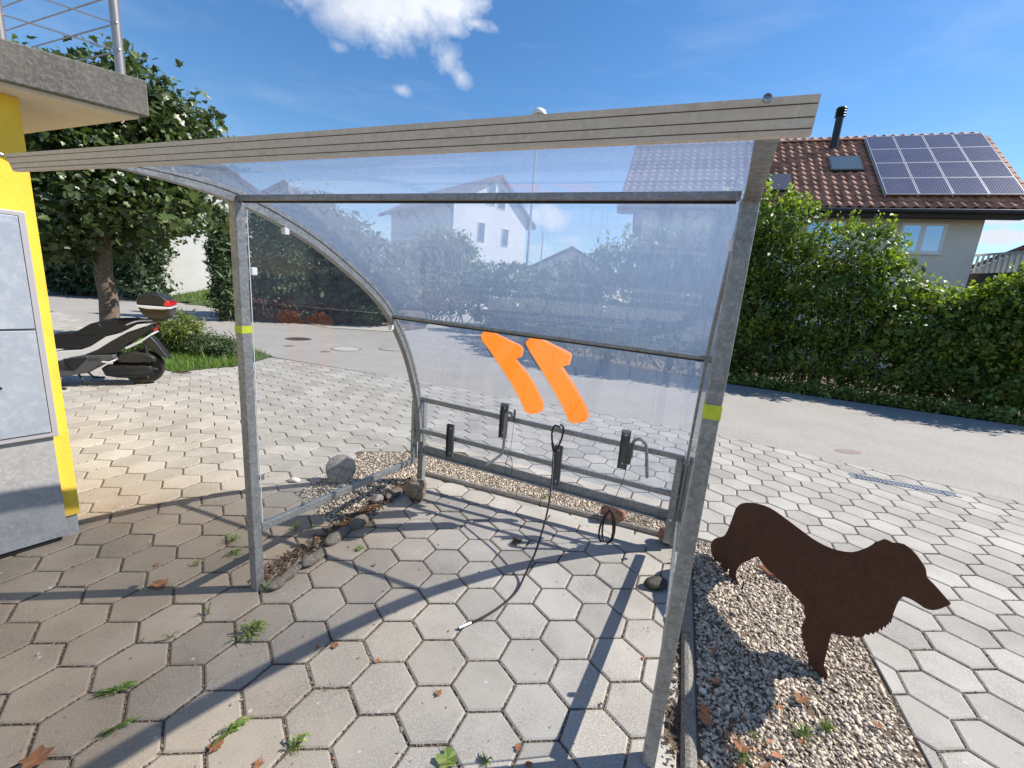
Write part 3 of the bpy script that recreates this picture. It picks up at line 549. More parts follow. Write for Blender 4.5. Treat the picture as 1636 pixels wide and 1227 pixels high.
# big orange numerals stuck on the curved sheet
def onsheet(x,y,off):
    """where a sight line meets the sheet (local w, d, z)"""
    d=ray(x,y); o=CAM; lo=np.array([u@(o[:2]-L0),v@(o[:2]-L0),o[2]]); ld=np.array([u@d[:2],v@d[:2],d[2]])
    Q=P2+nor*off
    for i in range(len(Q)-2,0,-1):
        a,b=Q[i],Q[i+1]; e=b-a; n=np.array([-e[1],e[0]]); t_=((a-lo[1:])@n)/(ld[1:]@n); p=lo+ld*t_; k=((p[1:]-a)@e)/(e@e)
        if -1e-6<=k<=1.0001: return p
    return None
def decal(pts,nsub=16):
    P=[(760+a/6.815,510+b/6.815) for a,b in pts]; P=np.array(P); y0,y1=P[:,1].min(),P[:,1].max(); mb=MB()
    # horizontal strips so that the film follows the curve
    ys=np.linspace(y0+.01,y1-.01,40); rows=[]
    for y in ys:
        xs=[]
        for i in range(len(P)):
            (xa,ya),(xb,yb)=P[i],P[(i+1)%len(P)]
            if (ya>y)!=(yb>y): xs.append(xa+(xb-xa)*(y-ya)/(yb-ya))
        xs.sort(); rows.append((xs[0],xs[-1],y) if len(xs)<4 or True else None)
    k=5
    for r in rows:
        for j in range(k): x=r[0]+(r[1]-r[0])*j/(k-1); p=onsheet(x,r[2],OFF-.0015); mb.v.append(tuple(p))
    for i in range(len(rows)-1):
        for j in range(k-1): mb.f.append((i*k+j,i*k+j+1,(i+1)*k+j+1,(i+1)*k+j))
    return mb.build('orange_numeral','orange',sh,True)
decal([(52,180),(60,160),(80,145),(100,110),(120,97),(150,103),(250,165),(440,258),(480,270),(515,300),(523,330),(515,375),(500,415),(485,432),(440,430),(500,500),(580,600),(660,730),(715,850),(748,920),(742,965),(715,1015),(690,1022),(640,1020),(600,1035),(565,1030),(535,1000),(480,870),(400,720),(300,560),(150,340),(60,215)])
decal([(540,262),(550,240),(600,195),(640,170),(670,172),(720,205),(850,272),(1000,345),(1040,365),(1050,395),(1045,430),(1020,500),(1000,510),(950,515),(1000,590),(1060,680),(1130,810),(1200,930),(1235,1030),(1232,1060),(1195,1115),(1160,1122),(1110,1118),(1060,1137),(1030,1130),(1000,1080),(950,960),(830,740),(720,560),(600,370)])
# ---- cables hanging in the shelter
def cableobj(name,paths,r,label,cat,m='rubber'):
    root=empty(name,paths[0][1][0],label,cat); base=np.array(paths[0][1][0])
    for pn,pts,rr,mm in paths:
        mb=MB(); mb.tube([np.array(p)-base for p in smoothpath(pts,6)],rr,7); mb.build(pn,mm,root,True)
    return root
loopc=[lp(1.165,1.40,.715),lp(1.135,1.36,.73),lp(1.125,1.35,.68),lp(1.135,1.35,.61),lp(1.155,1.35,.555),lp(1.18,1.35,.60),lp(1.195,1.36,.66),lp(1.19,1.39,.72),lp(1.165,1.40,.735)]
gA=G(940,1000); hb=lp(1.15,1.345,.56)
A_=np.array(hb); E_=np.array([*G(738,1001)[:2],.012])
run=[A_,A_*.7+np.array([*G(850,905)[:2],.0])*.3+np.array([0,0,.0]),np.array([*(np.array(G(870,900))[:2]),.0])]
def cpt(x,y,z): return tuple(G(x,y,z))
main=[tuple(A_),tuple(np.array(G(878,800,.33))),tuple(np.array(G(858,875,.14))),tuple(np.array(G(838,920,.03))),tuple(np.array(G(825,945,.012))),tuple(np.array(G(800,968,.008))),tuple(np.array(G(770,987,.008))),tuple(np.array(G(748,997,.008)))]
cableobj('security_cable',[('cable',main,.0062,'rubber'),('cable_loop',loopc,.0068,'rubber'),('cable_sleeve',[loopc[3],tuple(A_)],.010,'rubber'),('cable_end',[cpt(752,995,.010),cpt(733,1003,.012)],.008,'cable')],.005,'black security cable looped over the back rail with its end lying on the pavers','cable')
wl=[lp(1.64,1.38,.55),lp(1.63,1.37,.45),lp(1.60,1.34,.33),lp(1.575,1.33,.235)]
c0=np.array(wl[-1]); 
def ringpts(c,rx,rz,n=9,tw=0.): 
    uu=np.array([u[0],u[1],0]); return [tuple(np.array(c)+uu*rx*math.sin(a)*(1-.35*math.cos(a))+np.array([0,0,-rz+rz*math.cos(a)])+np.array([v[0],v[1],0])*tw*math.sin(a)) for a in np.linspace(0,2*math.pi,n)]
cableobj('coiled_cable',[('wire',wl,.0022,'galvd'),('cable_loop',ringpts(c0,.045,.125,tw=.03),.0065,'rubber'),('cable_loop',ringpts(c0+np.array([.006,.004,-.004]),.037,.118,tw=-.03),.0065,'rubber')],.005,'short wire ending in a doubled black cable loop below the right hook','cable')
wl2=[lp(.825,1.40,.69),lp(.824,1.39,.56),lp(.82,1.38,.45)]
cableobj('thin_wire_loop',[('wire',wl2,.0016,'galvd'),('wire_loop',ringpts(wl2[-1],.026,.085),.0022,'groove')],.003,'thin rusty wire loop hanging from the left hook','wire')

# ---------------------------------------------------------------- stones beside the shelter
def rk(x,y,r,m,seed,label,zf=.8,rot=0.,name='stone',**k):
    g=G(x,y,r[2]*.35); o=rock(name,(g[0],g[1],r[2]*zf),r,m,seed,rot=rot,**k); return top(o,label,'stone')
rk(665,793,(.088,.082,.098),'stone',3,'round brown boulder in front of the rear left post',.85,amp=.35)
# round flat stone disc standing on edge behind the pane
dc=np.array([*G(548,800)[:2],0]); mb=MB(); mb.lathe((0,0,.105),(.18,-1,.45),[(.10,-.022),(.112,-.014),(.115,0),(.110,.012),(.09,.02),(.03,.023)],28); dd_=mb.build('stone_disc','greystone',None,True); dd_.location=(-.90,1.98,0); top(dd_,'flat round grey stone leaning on edge behind the side rail','stone')
rk(978,826,(.095,.075,.085),'redstone',8,'rough red stone in the pebble strip behind the shelter',.85,sub=4,amp=.3,rot=-.4)
rk(1064,862,(.06,.055,.065),'redstone',6,'small dark red stone beside the rear right post',.9)
rk(1047,935,(.07,.045,.035),'darkstone',9,'dark stone on the pavers at the foot of the right side',.7)  # dark stone; the shadow it lies in is also put into its colour
rk(470,768,(.05,.035,.02),'palestone',10,'flat pale stone at the edge of the left pebbles',.6)
rk(602,712,(.018,.014,.012),'palestone',12,'tiny white stone on the far tip of the left pebbles',.8)
rk(1122,1106,(.017,.014,.012),'palestone',14,'smooth white pebble lying beside the kerb near the front',1.)
rk(1143,1090,(.02,.015,.012),'terracotta',16,'small orange pebble next to the smooth white pebble',1.)
for i,(x,y,r) in enumerate((lambda q:[(x_,y_,tuple(1.25*k for k in r_)) for x_,y_,r_ in q])(((630,790,(.10,.035,.035)),(602,800,(.045,.035,.035)),(575,835,(.08,.035,.032)),(540,858,(.09,.035,.03)),(500,893,(.075,.035,.028)),(463,918,(.07,.03,.024)),(440,935,(.045,.03,.02))))):
    rk(x,y,r,'borderstone' if i!=1 else 'greystone',30+i,['long grey border stone next to the round boulder','pale border stone with a lit face between two long ones','dark border stone shaded by the side rail','long border stone in the middle of the left row','dusty border stone with weeds at its left','low border stone near the left front post','smallest border stone at the foot of the left front post'][i],.55,rot=math.atan2(v[1],v[0]),name='border_stone')['group']='border stones along the left side'
# terracotta shard under the dog
mb=MB(); pts=[(-.09,0),(-.03,.045),(.05,.05),(.10,.01),(.06,-.03),(-.02,-.035)]; mb.prism([(a,b) for a,b in pts],0,.016,.08,ax='z'); ts=mb.build('shard','terracotta'); g=G(1232,912,.03); ts.location=(g[0]+.02,g[1],.02); ts.rotation_euler=(.5,-.15,-.9); top(ts,'broken terracotta shard leaning behind the steel dog','shard')

# ---------------------------------------------------------------- steel dog silhouette
dog=[(365,110),(372,90),(385,75),(400,66),(420,63),(445,64),(470,68),(495,75),(520,85),(550,103),(580,125),(640,170),(700,215),(730,234),(760,250),(790,263),(820,272),(850,278),(880,280),(905,276),(930,268),(955,257),(975,245),(985,235),(1000,232),(1010,227),(1025,222),(1045,230),(1060,238),(1090,240),(1110,245),(1130,258),(1150,275),(1170,298),(1185,320),(1197,338),(1205,355),(1207,372),(1210,390),(1225,405),(1240,420),(1260,442),(1280,465),(1300,488),(1315,503),(1308,513),(1290,520),(1270,528),(1252,533),(1235,535),(1218,532),(1200,525),(1180,511),(1160,498),(1145,489),(1130,482),(1117,477),(1105,475),(1094,482),(1085,495),(1077,512),(1070,530),(1062,550),(1058,570),(1055,575),(1052,592),(1046,583),(1040,600),(1035,595),(1028,612),(1020,603),(1012,625),(1004,612),(994,632),(986,622),(975,641),(964,632),(955,645),(940,638),(930,652),(915,648),(905,657),(890,647),(875,656),(858,650),(840,646),(820,638),(800,632),(790,640),(785,655),(780,680),(775,700),(770,720),(765,740),(758,770),(761,785),(766,800),(775,815),(774,835),(765,840),(752,825),(745,832),(735,822),(722,818),(715,803),(704,800),(695,785),(690,765),(691,745),(683,735),(685,718),(675,712),(677,695),(667,685),(670,665),(660,655),(664,630),(660,612),(668,590),(680,570),(672,545),(674,520),(662,505),(650,490),(635,475),(620,465),(608,448),(600,435),(580,415),(560,400),(540,380),(520,365),(503,347),(490,330),(478,312),(470,300),(455,303),(440,310),(418,320),(400,330),(388,340),(380,350),(374,365),(372,380),(375,395),(380,410),(386,425),(387,440),(378,438),(370,430),(358,424),(348,410),(342,385),(342,365),(345,345),(335,362),(325,385),(321,400),(325,415),(327,422),(315,415),(303,402),(298,385),(298,370),(303,345),(308,325),(298,328),(290,318),(280,315),(270,295),(263,275),(262,250),(268,235),(275,225),(288,218),(300,215),(315,212),(325,205),(337,185),(345,165),(355,138)]
DX=1.74; dw=[PL(1040+a/2.745,780+b/2.745,(DX,0),(1,0)) for a,b in dog]
dr=empty('dog_silhouette',(DX,.43,0),'life-size rusty steel dog silhouette standing in the pebble bed','garden figure')
mb=MB(); mb.prism([(p[1]-.43,max(p[2],-.03)) for p in dw],-.0015,.0015,ax='x'); mb.build('steel_plate','rust',dr)
for y in (.12,.71):
    mb=MB(); mb.bar((.004,y-.43,-.08),(.004,y-.43,.05),.008,.004,up=(1,0,0)); mb.build('ground_spike','rust',dr)

# ---------------------------------------------------------------- yellow building at the left with slab and railing
A=np.array([-2.16,1.18]); w1=np.array([-.64,-.77]); w1/=np.linalg.norm(w1); n1=np.array([.77,-.64]); w2=np.array([-.77,.64])
bl=empty('yellow_building',(A[0],A[1],0),'bright yellow rendered building corner with a concrete slab roof and steel railing','building')
def loc(p): return (p[0]-A[0],p[1]-A[1])
def prismxy(name,poly,z0,z1,m,parent,bevel=0.):
    mb=MB(); mb.prism([loc(p) for p in poly],z0,z1,ax='z'); return mb.build(name,m,parent,bevel=bevel)
body=ccw([A,A+w1*1.9,A+w1*1.9+w2*3,A+w2*3]); prismxy('wall',body,.13,2.329,'yellow',bl)
i1=np.array([0,0]); A2=A-n1*.012+w1*.012; prismxy('plinth',ccw([A2,A2+w1*1.87,A2+w1*1.87+w2*2.9,A2+w2*2.9]),-.02,.129,'plinth',bl)
K=np.array([-1.654,1.302]); e1=np.array([-.416,-.30]); e1/=np.linalg.norm(e1); e2=np.array([-1.027,.56]); e2/=np.linalg.norm(e2)
slab=ccw([K,K+e1*3.2,K+e1*3.2+e2*4,K+e2*4]); prismxy('roof_slab',slab,2.345,2.515,'concrete',bl,bevel=.006)
Ki=K+e1*.03+e2*.03; prismxy('soffit',ccw([Ki,Ki+e1*3.1,Ki+e1*3.1+e2*3.9,Ki+e2*3.9]),2.330,2.3445,'soffit',bl)
rl=empty('balcony_railing',(K[0],K[1],2.515),'stainless steel railing with tensioned cables on the concrete slab','railing')
def rp(a,b,z): q=e1*a+e2*b; return (q[0],q[1],z)
posts=[rp(.12,.02,0),rp(.42,.02,0),rp(1.4,.02,0),rp(.12,1.3,0),rp(.12,2.6,0)]
posts=[rp(.085,.03,0),rp(.48,.03,0),rp(1.3,.03,0),rp(.085,1.2,0),rp(.085,2.4,0)]
for p in posts:
    mb=MB(); mb.tube([p,(p[0],p[1],1.05)],.020,12); ps=mb.build('railing_post','steel',rl,True)
for k in range(7):
    z=.105+k*.118
    mb=MB(); mb.tube([(posts[0][0],posts[0][1],z),(posts[2][0],posts[2][1],z)],.0035,6); mb.build('railing_cable','cable',rl,True)
    mb=MB(); mb.tube([(posts[0][0],posts[0][1],z),(posts[4][0],posts[4][1],z)],.0035,6); mb.build('railing_cable','cable',rl,True)
    mb=MB(); mb.lathe((posts[0][0]+.012,posts[0][1]-.014,z),(.7,-.7,0),[(.007,0),(.006,.006),(.003,.008)],8); mb.build('cable_fitting','cable',rl,True)
mb=MB(); mb.tube([(posts[2][0],posts[2][1],1.06),(posts[0][0],posts[0][1],1.06),(posts[4][0],posts[4][1],1.06)],.02,10); mb.build('handrail','steel',rl,True)
# metal cabinet on the wall: local x along the wall, y outward
cb=empty('metal_cabinet',(A[0],A[1],0),'grey metal letterbox cabinet mounted on the yellow wall above a grey base panel','cabinet',rz=math.atan2(w1[1],w1[0]))
# with x=w1, local +y = (-w1y,w1x) = ; outward n1
ysg=1 if np.array([-w1[1],w1[0]])@n1>0 else -1
def cbx(name,x0,x1,o0,o1,z0,z1,m,bevel=0.,par=None):
    mb=MB(); a,b=sorted((ysg*o0,ysg*o1)); mb.box((x0,a,z0),(x1,b,z1)); return mb.build(name,m,par or cb,bevel=bevel)
X0=.045; X1=1.1
cbx('cabinet_body',X0,X1,.001,.055,.635,1.80,'cabf',.004)
for a,b in ((.665,1.215),(1.225,1.775)):
    dr_=cbx('cabinet_door',X0+.028,X0+.42,.056,.062,a,b,'cab',.002); cbx('cabinet_door',X0+.43,X1-.03,.056,.062,a,b,'cab',.002)
    cbx('door_gap',X0+.024,X1-.026,.0552,.0558,a-.004,b+.004,'dark')
mb=MB(); mb.lathe((X0+.18,ysg*.062,.93),(0,ysg,0),[(.008,0),(.008,.003),(.003,.004)],12); mb.build('lock','black',cb,True)
cbx('base_panel',X0+.02,X1,.001,.032,.03,.63,'plinth',.002)
cbx('base_foot',X0+.05,X1,.001,.02,-.01,.029,'dark')

# ---------------------------------------------------------------- foliage helpers
def leafcloud(name,C_,size,m,parent,sd,kind='kite',upbias=.5,out=None):
    rg=np.random.default_rng(sd); n=len(C_)
    if kind=='kite': T=np.array([(0,-.5,0),(.32,.05,.06),(0,.6,-.06),(-.32,.05,.06)]); Fq=np.array([[0,1,2],[0,2,3]])
    elif kind=='spike': T=np.array([(0,-.6,0),(.16,0,.03),(0,.9,-.03),(-.16,0,.03)]); Fq=np.array([[0,1,2],[0,2,3]])
    elif kind=='blade': T=np.array([(-.06,0,0),(.06,0,0),(.0,1,.12)]); Fq=np.array([[0,1,2]])
    else:
        angs=np.radians([-90,-52,-20,8,30,62,90,118,150,172,200,232]); rad=[.18,.42,.30,.62,.34,.55,.85,.55,.34,.62,.30,.42]
        T=np.array([(0,0,-.05)]+[(r*math.cos(a),r*math.sin(a),.04*(i%2)) for i,(a,r) in enumerate(zip(angs,rad))]); Fq=np.array([[0,i,i%12+1] for i in range(1,13)])
    N=rg.normal(size=(n,3)); N[:,2]+=upbias
    if out is not None: N+=out*.9
    N/=np.linalg.norm(N,axis=1)[:,None]
    if kind=='blade':
        Bv=np.tile([0,0,1.],(n,1))+rg.normal(0,.35,(n,3)); Bv/=np.linalg.norm(Bv,axis=1)[:,None]; A_=np.cross(Bv,rg.normal(size=(n,3))); A_/=np.linalg.norm(A_,axis=1)[:,None]; N=np.cross(A_,Bv)
    else:
        A_=np.cross(N,rg.normal(size=(n,3))); A_/=np.linalg.norm(A_,axis=1)[:,None]; Bv=np.cross(N,A_)
    s_=size*rg.lognormal(0,.36,n)
    V=(A_[:,None]*T[None,:,0:1]+Bv[:,None]*T[None,:,1:2]+N[:,None]*T[None,:,2:3])*s_[:,None,None]+C_[:,None]
    F=(Fq[None]+(np.arange(n)*len(T))[:,None,None]).reshape(-1,3)
    return link(name,npmesh(name,V.reshape(-1,3),F,3),m,parent)
def blobpts(blobs,n,sd,clump=.16,per=26,shell=.55):
    """leaf positions gathered in clumps through overlapping ellipsoids"""
    rg=np.random.default_rng(sd); vol=np.array([b[1][0]*b[1][1]*b[1][2] for b in blobs])**.7; vol/=vol.sum(); nc=max(1,n//per); ids=rg.choice(len(blobs),nc,p=vol)
    d=rg.normal(size=(nc,3)); d/=np.linalg.norm(d,axis=1)[:,None]; r=shell+(1-shell)*rg.uniform(0,1,nc)**.7; r*=rg.uniform(.9,1.12,nc)
    c=np.array([blobs[i][0] for i in ids])+d*r[:,None]*np.array([blobs[i][1] for i in ids])
    p=np.repeat(c,per,0)+rg.normal(0,clump,(nc*per,3))*np.array([1,1,.7]); o=np.repeat(d,per,0)
    k=p[:,2]>.02; return p[k],o[k]
def limb(mb,a,b,r0,r1,rg,k=5,jit=.05,seg=7):
    a=np.array(a,float);b=np.array(b,float); n=k; pts=[]
    L=np.linalg.norm(b-a)
    for i in range(n+1): t_=i/n; pts.append(a+(b-a)*t_+(rg.normal(0,jit*L,3)*(0<i<n)))
    base=len(mb.v); pr=None
    for i,p in enumerate(pts):
        d=pts[min(i+1,n)]-pts[max(i-1,0)]; d/=np.linalg.norm(d); sd=np.cross(d,[.3,.9,.1]) if pr is None else pr-d*(pr@d); sd/=np.linalg.norm(sd); pr=sd; nn=np.cross(sd,d); r=r0+(r1-r0)*i/n
        for j in range(seg): an=2*math.pi*j/seg; mb.v.append(tuple(p+r*(math.cos(an)*sd+math.sin(an)*nn)))
    for i in range(n):
        for j in range(seg): mb.f.append((base+i*seg+j,base+i*seg+(j+1)%seg,base+(i+1)*seg+(j+1)%seg,base+(i+1)*seg+j))
    return pts
def tree(name,base,H,blobs,n,size,m,label,sd,trunk_r=.15,kind='kite',clump=.18,per=26,stems=1,fork=.35,shell=.5,cat='tree',group=None,core=True):
    rg=np.random.default_rng(sd); root=empty(name,base,label,cat,group); b0=np.array(base,float)
    mb=MB()
    for k in range(stems):
        off=rg.normal(0,.12,3)*(stems>1); off[2]=0; topc=np.mean([b[0] for b in blobs],0)-b0
        f=np.array([off[0]*2,off[1]*2,H*fork]); limb(mb,off-np.array([0,0,.05]),f,trunk_r*1.15,trunk_r*.85,rg,jit=.004 if stems==1 else .02,seg=12)
        for b in blobs[k::stems] if stems>1 else blobs:
            e=np.array(b[0])-b0; q=limb(mb,f,e,trunk_r*.55,trunk_r*.08,rg,jit=.05,seg=6)
            for _ in range(3): limb(mb,q[3],e+rg.normal(0,.6,3)*np.array(b[1]),trunk_r*.16,.006,rg,jit=.05,seg=4)
    mb.build('trunk','bark',root,True)
    p,o=blobpts(blobs,n,sd+1,clump,per,shell); leafcloud('crown',p-b0,size,m,root,sd+2,kind,out=o)
    return root
# maple by the forecourt
bx=at(179,530,11.3); bx[2]=0
def bl_(x,y,D,r): return (at(x,y,D),r)
tree('maple_tree',bx,5.6,[bl_(170,215,11.2,(1.35,1.2,.95)),bl_(110,300,11.2,(1.25,1.2,.9)),bl_(225,280,11.3,(1.1,1.2,.85)),bl_(180,325,11.3,(1.6,1.3,.7)),bl_(100,365,11.5,(.95,1.,.45)),bl_(265,205,11.8,(.9,1,.6)),bl_(205,150,11.4,(.75,.8,.55)),bl_(60,270,12,(1.,1.,1.)),bl_(100,190,12,(1.2,1.2,.9))],24000,.092,'maple','tall dense maple with a thick rough trunk standing between scooter and road',21,.14,'maple',.2,20,fork=.40)
# multi-stemmed light tree in the garden over the road
bt=np.array([*G(296,478)[:2],0])
D0=math.hypot(*(bt[:2]-CAM[:2])); 
tree('birch_tree',bt,6.5,[bl_(320,245,D0,(1.5,1.3,1.)),bl_(340,300,D0,(1.1,1.2,.9)),bl_(290,330,D0,(1.,1.2,.9)),bl_(330,220,D0,(1.,1.,.6)),bl_(350,330,D0+.5,(.7,.8,.8))],4200,.10,'birch','slender multi-stemmed tree with sparse light leaves on the garden lawn',31,.09,'kite',.25,14,stems=4,fork=.30,shell=.1)
def conif(x,yt,yb,D,r,label,sd,m='conifer',n=5000,group=None,name='conifer'):
    t_=at(x,yt,D); b=np.array([t_[0],t_[1],0.]); H=t_[2]; rg=np.random.default_rng(sd); root=empty(name,b,label,'conifer',group)
    mb=MB(); limb(mb,(0,0,-.05),(0,0,H*.95),.09,.02,rg,jit=.003,seg=8); mb.build('trunk','bark',root,True)
    nc=n//12; z=rg.uniform(0.02,1,nc)**.9; rad=r*np.minimum(1,(1-z)*3.2)**.6*np.minimum(1,.75+z)*(.85+.3*rg.uniform(size=nc)); a=rg.uniform(0,6.28,nc); k=rg.uniform(.55,1,nc)
    c=np.stack([np.cos(a)*rad*k,np.sin(a)*rad*k,z*H],1); p=np.repeat(c,12,0)+rg.normal(0,.09,(nc*12,3))*np.array([1,1,1.6]); o=np.repeat(np.stack([np.cos(a),np.sin(a),.3+0*a],1),12,0)
    leafcloud('crown',p,.13,m,root,sd+1,'spike',upbias=.2,out=o); return root
conif(352,340,490,16.5,.33,'narrow dark column conifer left of the front post',41,'thuja')
conif(417,330,520,17.5,.52,'tall column conifer seen first through the side pane',42,'thuja')
conif(455,345,520,17.2,.75,'second tall conifer through the side pane, broader than the first',43)
def hedgeobj(name,base,segs,n,size,m,label,sd,cat='hedge',clump=.10,per=22,kind='kite',young=.0,shell=.72,twigs=0):
    root=empty(name,base,label,cat); rg=np.random.default_rng(sd); b0=np.array([base[0],base[1],0.])
    p,o=blobpts(segs,n,sd,clump,per,shell); leafcloud('foliage',p-b0,size,m,root,sd+1,kind,out=o)
    if young:
        # light young shoots standing up along the top
        k=int(n*young)//12; ids=rg.integers(0,len(segs),k); c=np.array([segs[i][0] for i in ids]); r=np.array([segs[i][1] for i in ids]); d=rg.normal(size=(k,3)); d[:,2]=abs(d[:,2])+.8; d/=np.linalg.norm(d,axis=1)[:,None]
        s0=c+d*r; hh=rg.uniform(.05,.42,k); q=np.repeat(s0,12,0)+np.repeat(hh,12)[:,None]*np.tile(np.linspace(0,1,12),k)[:,None]*(np.repeat(np.stack([rg.normal(0,.25,k),rg.normal(0,.25,k),np.ones(k)],1),12,0))+rg.normal(0,.025,(k*12,3))
        leafcloud('young_shoots',q-b0,size*.95,'hedgey',root,sd+3,kind)
    mb=MB()
    for i in range(twigs or len(segs)*2):
        s_=segs[rg.integers(len(segs))]; a=np.array([s_[0][0]+rg.normal(0,.3),s_[0][1]+rg.normal(0,.2),-.03])-b0; b=np.array(s_[0])-b0+rg.normal(0,.5,3)*np.array(s_[1]); limb(mb,a,b,.025,.006,rg,jit=.04,seg=5)
    mb.build('stems','bark',root,True); return root
# right hand hedge along the road, each blob an irregular bulge
HP=np.array([6.4,7.9]); HN=np.array([.51,.86])
def hb_(x,yt,dep=0.,rx=.75,base=.25):
    p=PL(x,yt,HP+HN*dep,HN); z=p[2]; h=(z-base)/2; return (np.array([p[0],p[1],base+h]),(rx,.75,h))
def ribs(l):
    out=[]
    for c,r in l:
        k=max(2,int(r[2]*2/.75)); 
        for j in range(k): zz=c[2]-r[2]+ (j+.5)/k*2*r[2]; out.append((np.array([c[0],c[1],zz]),(r[0]*(.95+.12*math.sin(3.1*c[0]+2.3*j)),r[1]*(.72+.42*min(1,(j+.5)/k*1.4)-.25*(j==k-1)),r[2]/k*1.25)))
    return out
hs=ribs([hb_(1190,330,.2,.6),hb_(1235,322,.2,.6),hb_(1280,338,.3,.6),hb_(1330,372,.2,.65),hb_(1385,372,.2,.6),hb_(1430,428,.1,.6)])
hedgeobj('hedge',(7.0,7.6,0),hs,30000,.075,'hedge','tall bright green hedge section right behind the right post',51,young=.2)
hs=ribs([hb_(1470,478,.2,.6),hb_(1515,492,.2,.6),hb_(1560,492,.1,.6),hb_(1600,474,.1,.55),hb_(1640,462,.1,.6),hb_(1700,450,.1,.8),hb_(1780,420,.1,.9)])
hedgeobj('hedge',(9.3,6.2,0),hs,30000,.072,'hedge','lower hedge section with yellowish shoots at the right edge',52,young=.26)
def bb_(gx,gy,yt,r=.9,off=.7):
    g=G(gx,gy)[:2]; d=(g-CAM[:2]); d/=np.linalg.norm(d); g=g+d*off; D=np.linalg.norm(g-CAM[:2]); z=at(gx,yt,D)[2]; return (np.array([g[0],g[1],.15+z/2]),(r,r*.8,z/2))
hs=ribs([bb_(1165,612,395,.8),bb_(1120,606,392,.8),bb_(1075,600,388,.8),bb_(1030,592,390,.9),bb_(985,583,398,.9),bb_(945,573,415,.9)])
hedgeobj('hedge',(4.6,9.3,0),hs,24000,.085,'hedge','dark hedge seen through the back sheet beside the right post',53,young=.08)
hs=ribs([bb_(905,562,432,1.),bb_(865,550,438,1.1),bb_(825,538,432,1.2,1.),bb_(790,524,428,1.3,1.2)])
hedgeobj('hedge',(2.4,13.5,0),hs,22000,.10,'hedge','dark hedge behind the street lamp, left end of the far row',54)
# ground cover at the foot of the right hedge
rg=np.random.default_rng(61); tt=rg.uniform(-.1,1.15,5200); q=np.array([5.94,7.22])[None]*(1-tt[:,None])+np.array([9.78,4.93])[None]*tt[:,None]; q=q+HN[None]*rg.uniform(.0,.6,(5200,1)); zz=rg.uniform(.01,.28,5200)*rg.uniform(.3,1,5200)
meta(leafcloud('ground_cover',np.c_[q,zz],.065,'greenleaf',None,62,'kite',upbias=1.2),'low leafy ground cover at the foot of the right hedge',kind='stuff')
# left background hedges and shrubs
hs=ribs([bb_(95,472,330,1.6,1.5),bb_(150,476,320,1.6,1.5),bb_(210,480,330,1.5,1.5),bb_(232,484,345,.9,1.2)])
hedgeobj('hedge',(-12.5,17,0),hs,20000,.16,'conifer','dark tall hedge across the road behind the maple trunk',71,clump=.2)
hs=[(at(x,y,17.5+k),(r,1.,rz)) for x,y,k,r,rz in ((500,350,0,1.1,.9),(500,440,0,1.2,1.3),(545,400,0,1.1,1.2),(545,480,0,1.2,.8),(590,420,-.5,1.1,1.),(590,485,-.6,1.1,.7),(625,450,-1,.9,.8),(455,470,0,.9,.9),(480,470,0,1.,1.))]
hs=[(np.array([c[0],c[1],max(c[2],.5)]),r) for c,r in hs]
hedgeobj('shrubbery',(-5.2,15.8,0),hs,34000,.12,'conifer','dense dark evergreen shrubbery behind the curved side arch',72,'shrub',clump=.18)
hs=[(at(x,y,20),(r,1.1,rz)) for x,y,r,rz in ((700,400,1.1,.9),(735,400,.8,.7),(690,450,1.3,1.),(740,450,1.,1.),(660,420,1.,1.),(715,480,1.2,.6),(765,460,.6,.7))]
hs=[(np.array([c[0],c[1],max(c[2],.4)]),r) for c,r in hs]
hedgeobj('shrub',(-1.1,18.6,0),hs,15000,.13,'birch','grey-green feathery shrub left of the white gable house',73,'shrub',clump=.2,shell=.4)
hs=[(at(x,y,16.6),(.6,.4,.35)) for x,y in ((400,490),(450,495),(500,498),(545,502))]
hedgeobj('red_shrub',(-6,15.6,0),[(np.array([c[0],c[1],.4]),r) for c,r in hs],4500,.10,'redleaf','low dark red barberry shrubs at the foot of the evergreens',74,'shrub',clump=.12)
# little shrubs on the verge by the scooter
gb=G(292,566)
hs=[(np.array([gb[0]-.1,gb[1]+.2,.38]),(.42,.4,.38)),(np.array([gb[0]-.45,gb[1]+.1,.30]),(.25,.25,.28))]
hedgeobj('grassy_shrub',(gb[0],gb[1],0),hs,4200,.06,'birch','feathery light green shrub behind the scooter wheel',75,'shrub',clump=.07,kind='spike',shell=.2)
gb2=G(330,570); hs=[(np.array([gb2[0],gb2[1]+.2,.2]),(.42,.35,.2)),(np.array([gb2[0]+.35,gb2[1]+.1,.15]),(.25,.25,.15))]
hedgeobj('lavender_shrub',(gb2[0],gb2[1],0),hs,3600,.045,'thuja','low grey-green shrub beside the left front post',76,'shrub',clump=.06,kind='spike')
# grass
def grass(poly,n,size,label,sd,z=0.):
    rg=np.random.default_rng(sd); P=np.array([p[:2] for p in poly]); c=rg.uniform(P.min(0),P.max(0),(n*3,2)); c=c[inpoly_np(c,poly)][:n]
    o=leafcloud('grass',np.c_[c,(np.array([lz(*q) for q in c]) if z=='slope' else np.full(len(c),z))-.01],size,'grass',None,sd+1,'blade'); meta(o,label,kind='stuff')
grass(lawn_poly,26000,.075,'short grass on the verge behind the scooter',81)
grass([(-6.2,15.9),(-10.4,18.0),(-15,20.6),(-14,27),(-4,27),(-4.2,16.2)],26000,.12,'mown grass of the sunlit garden lawn',82,'slope')

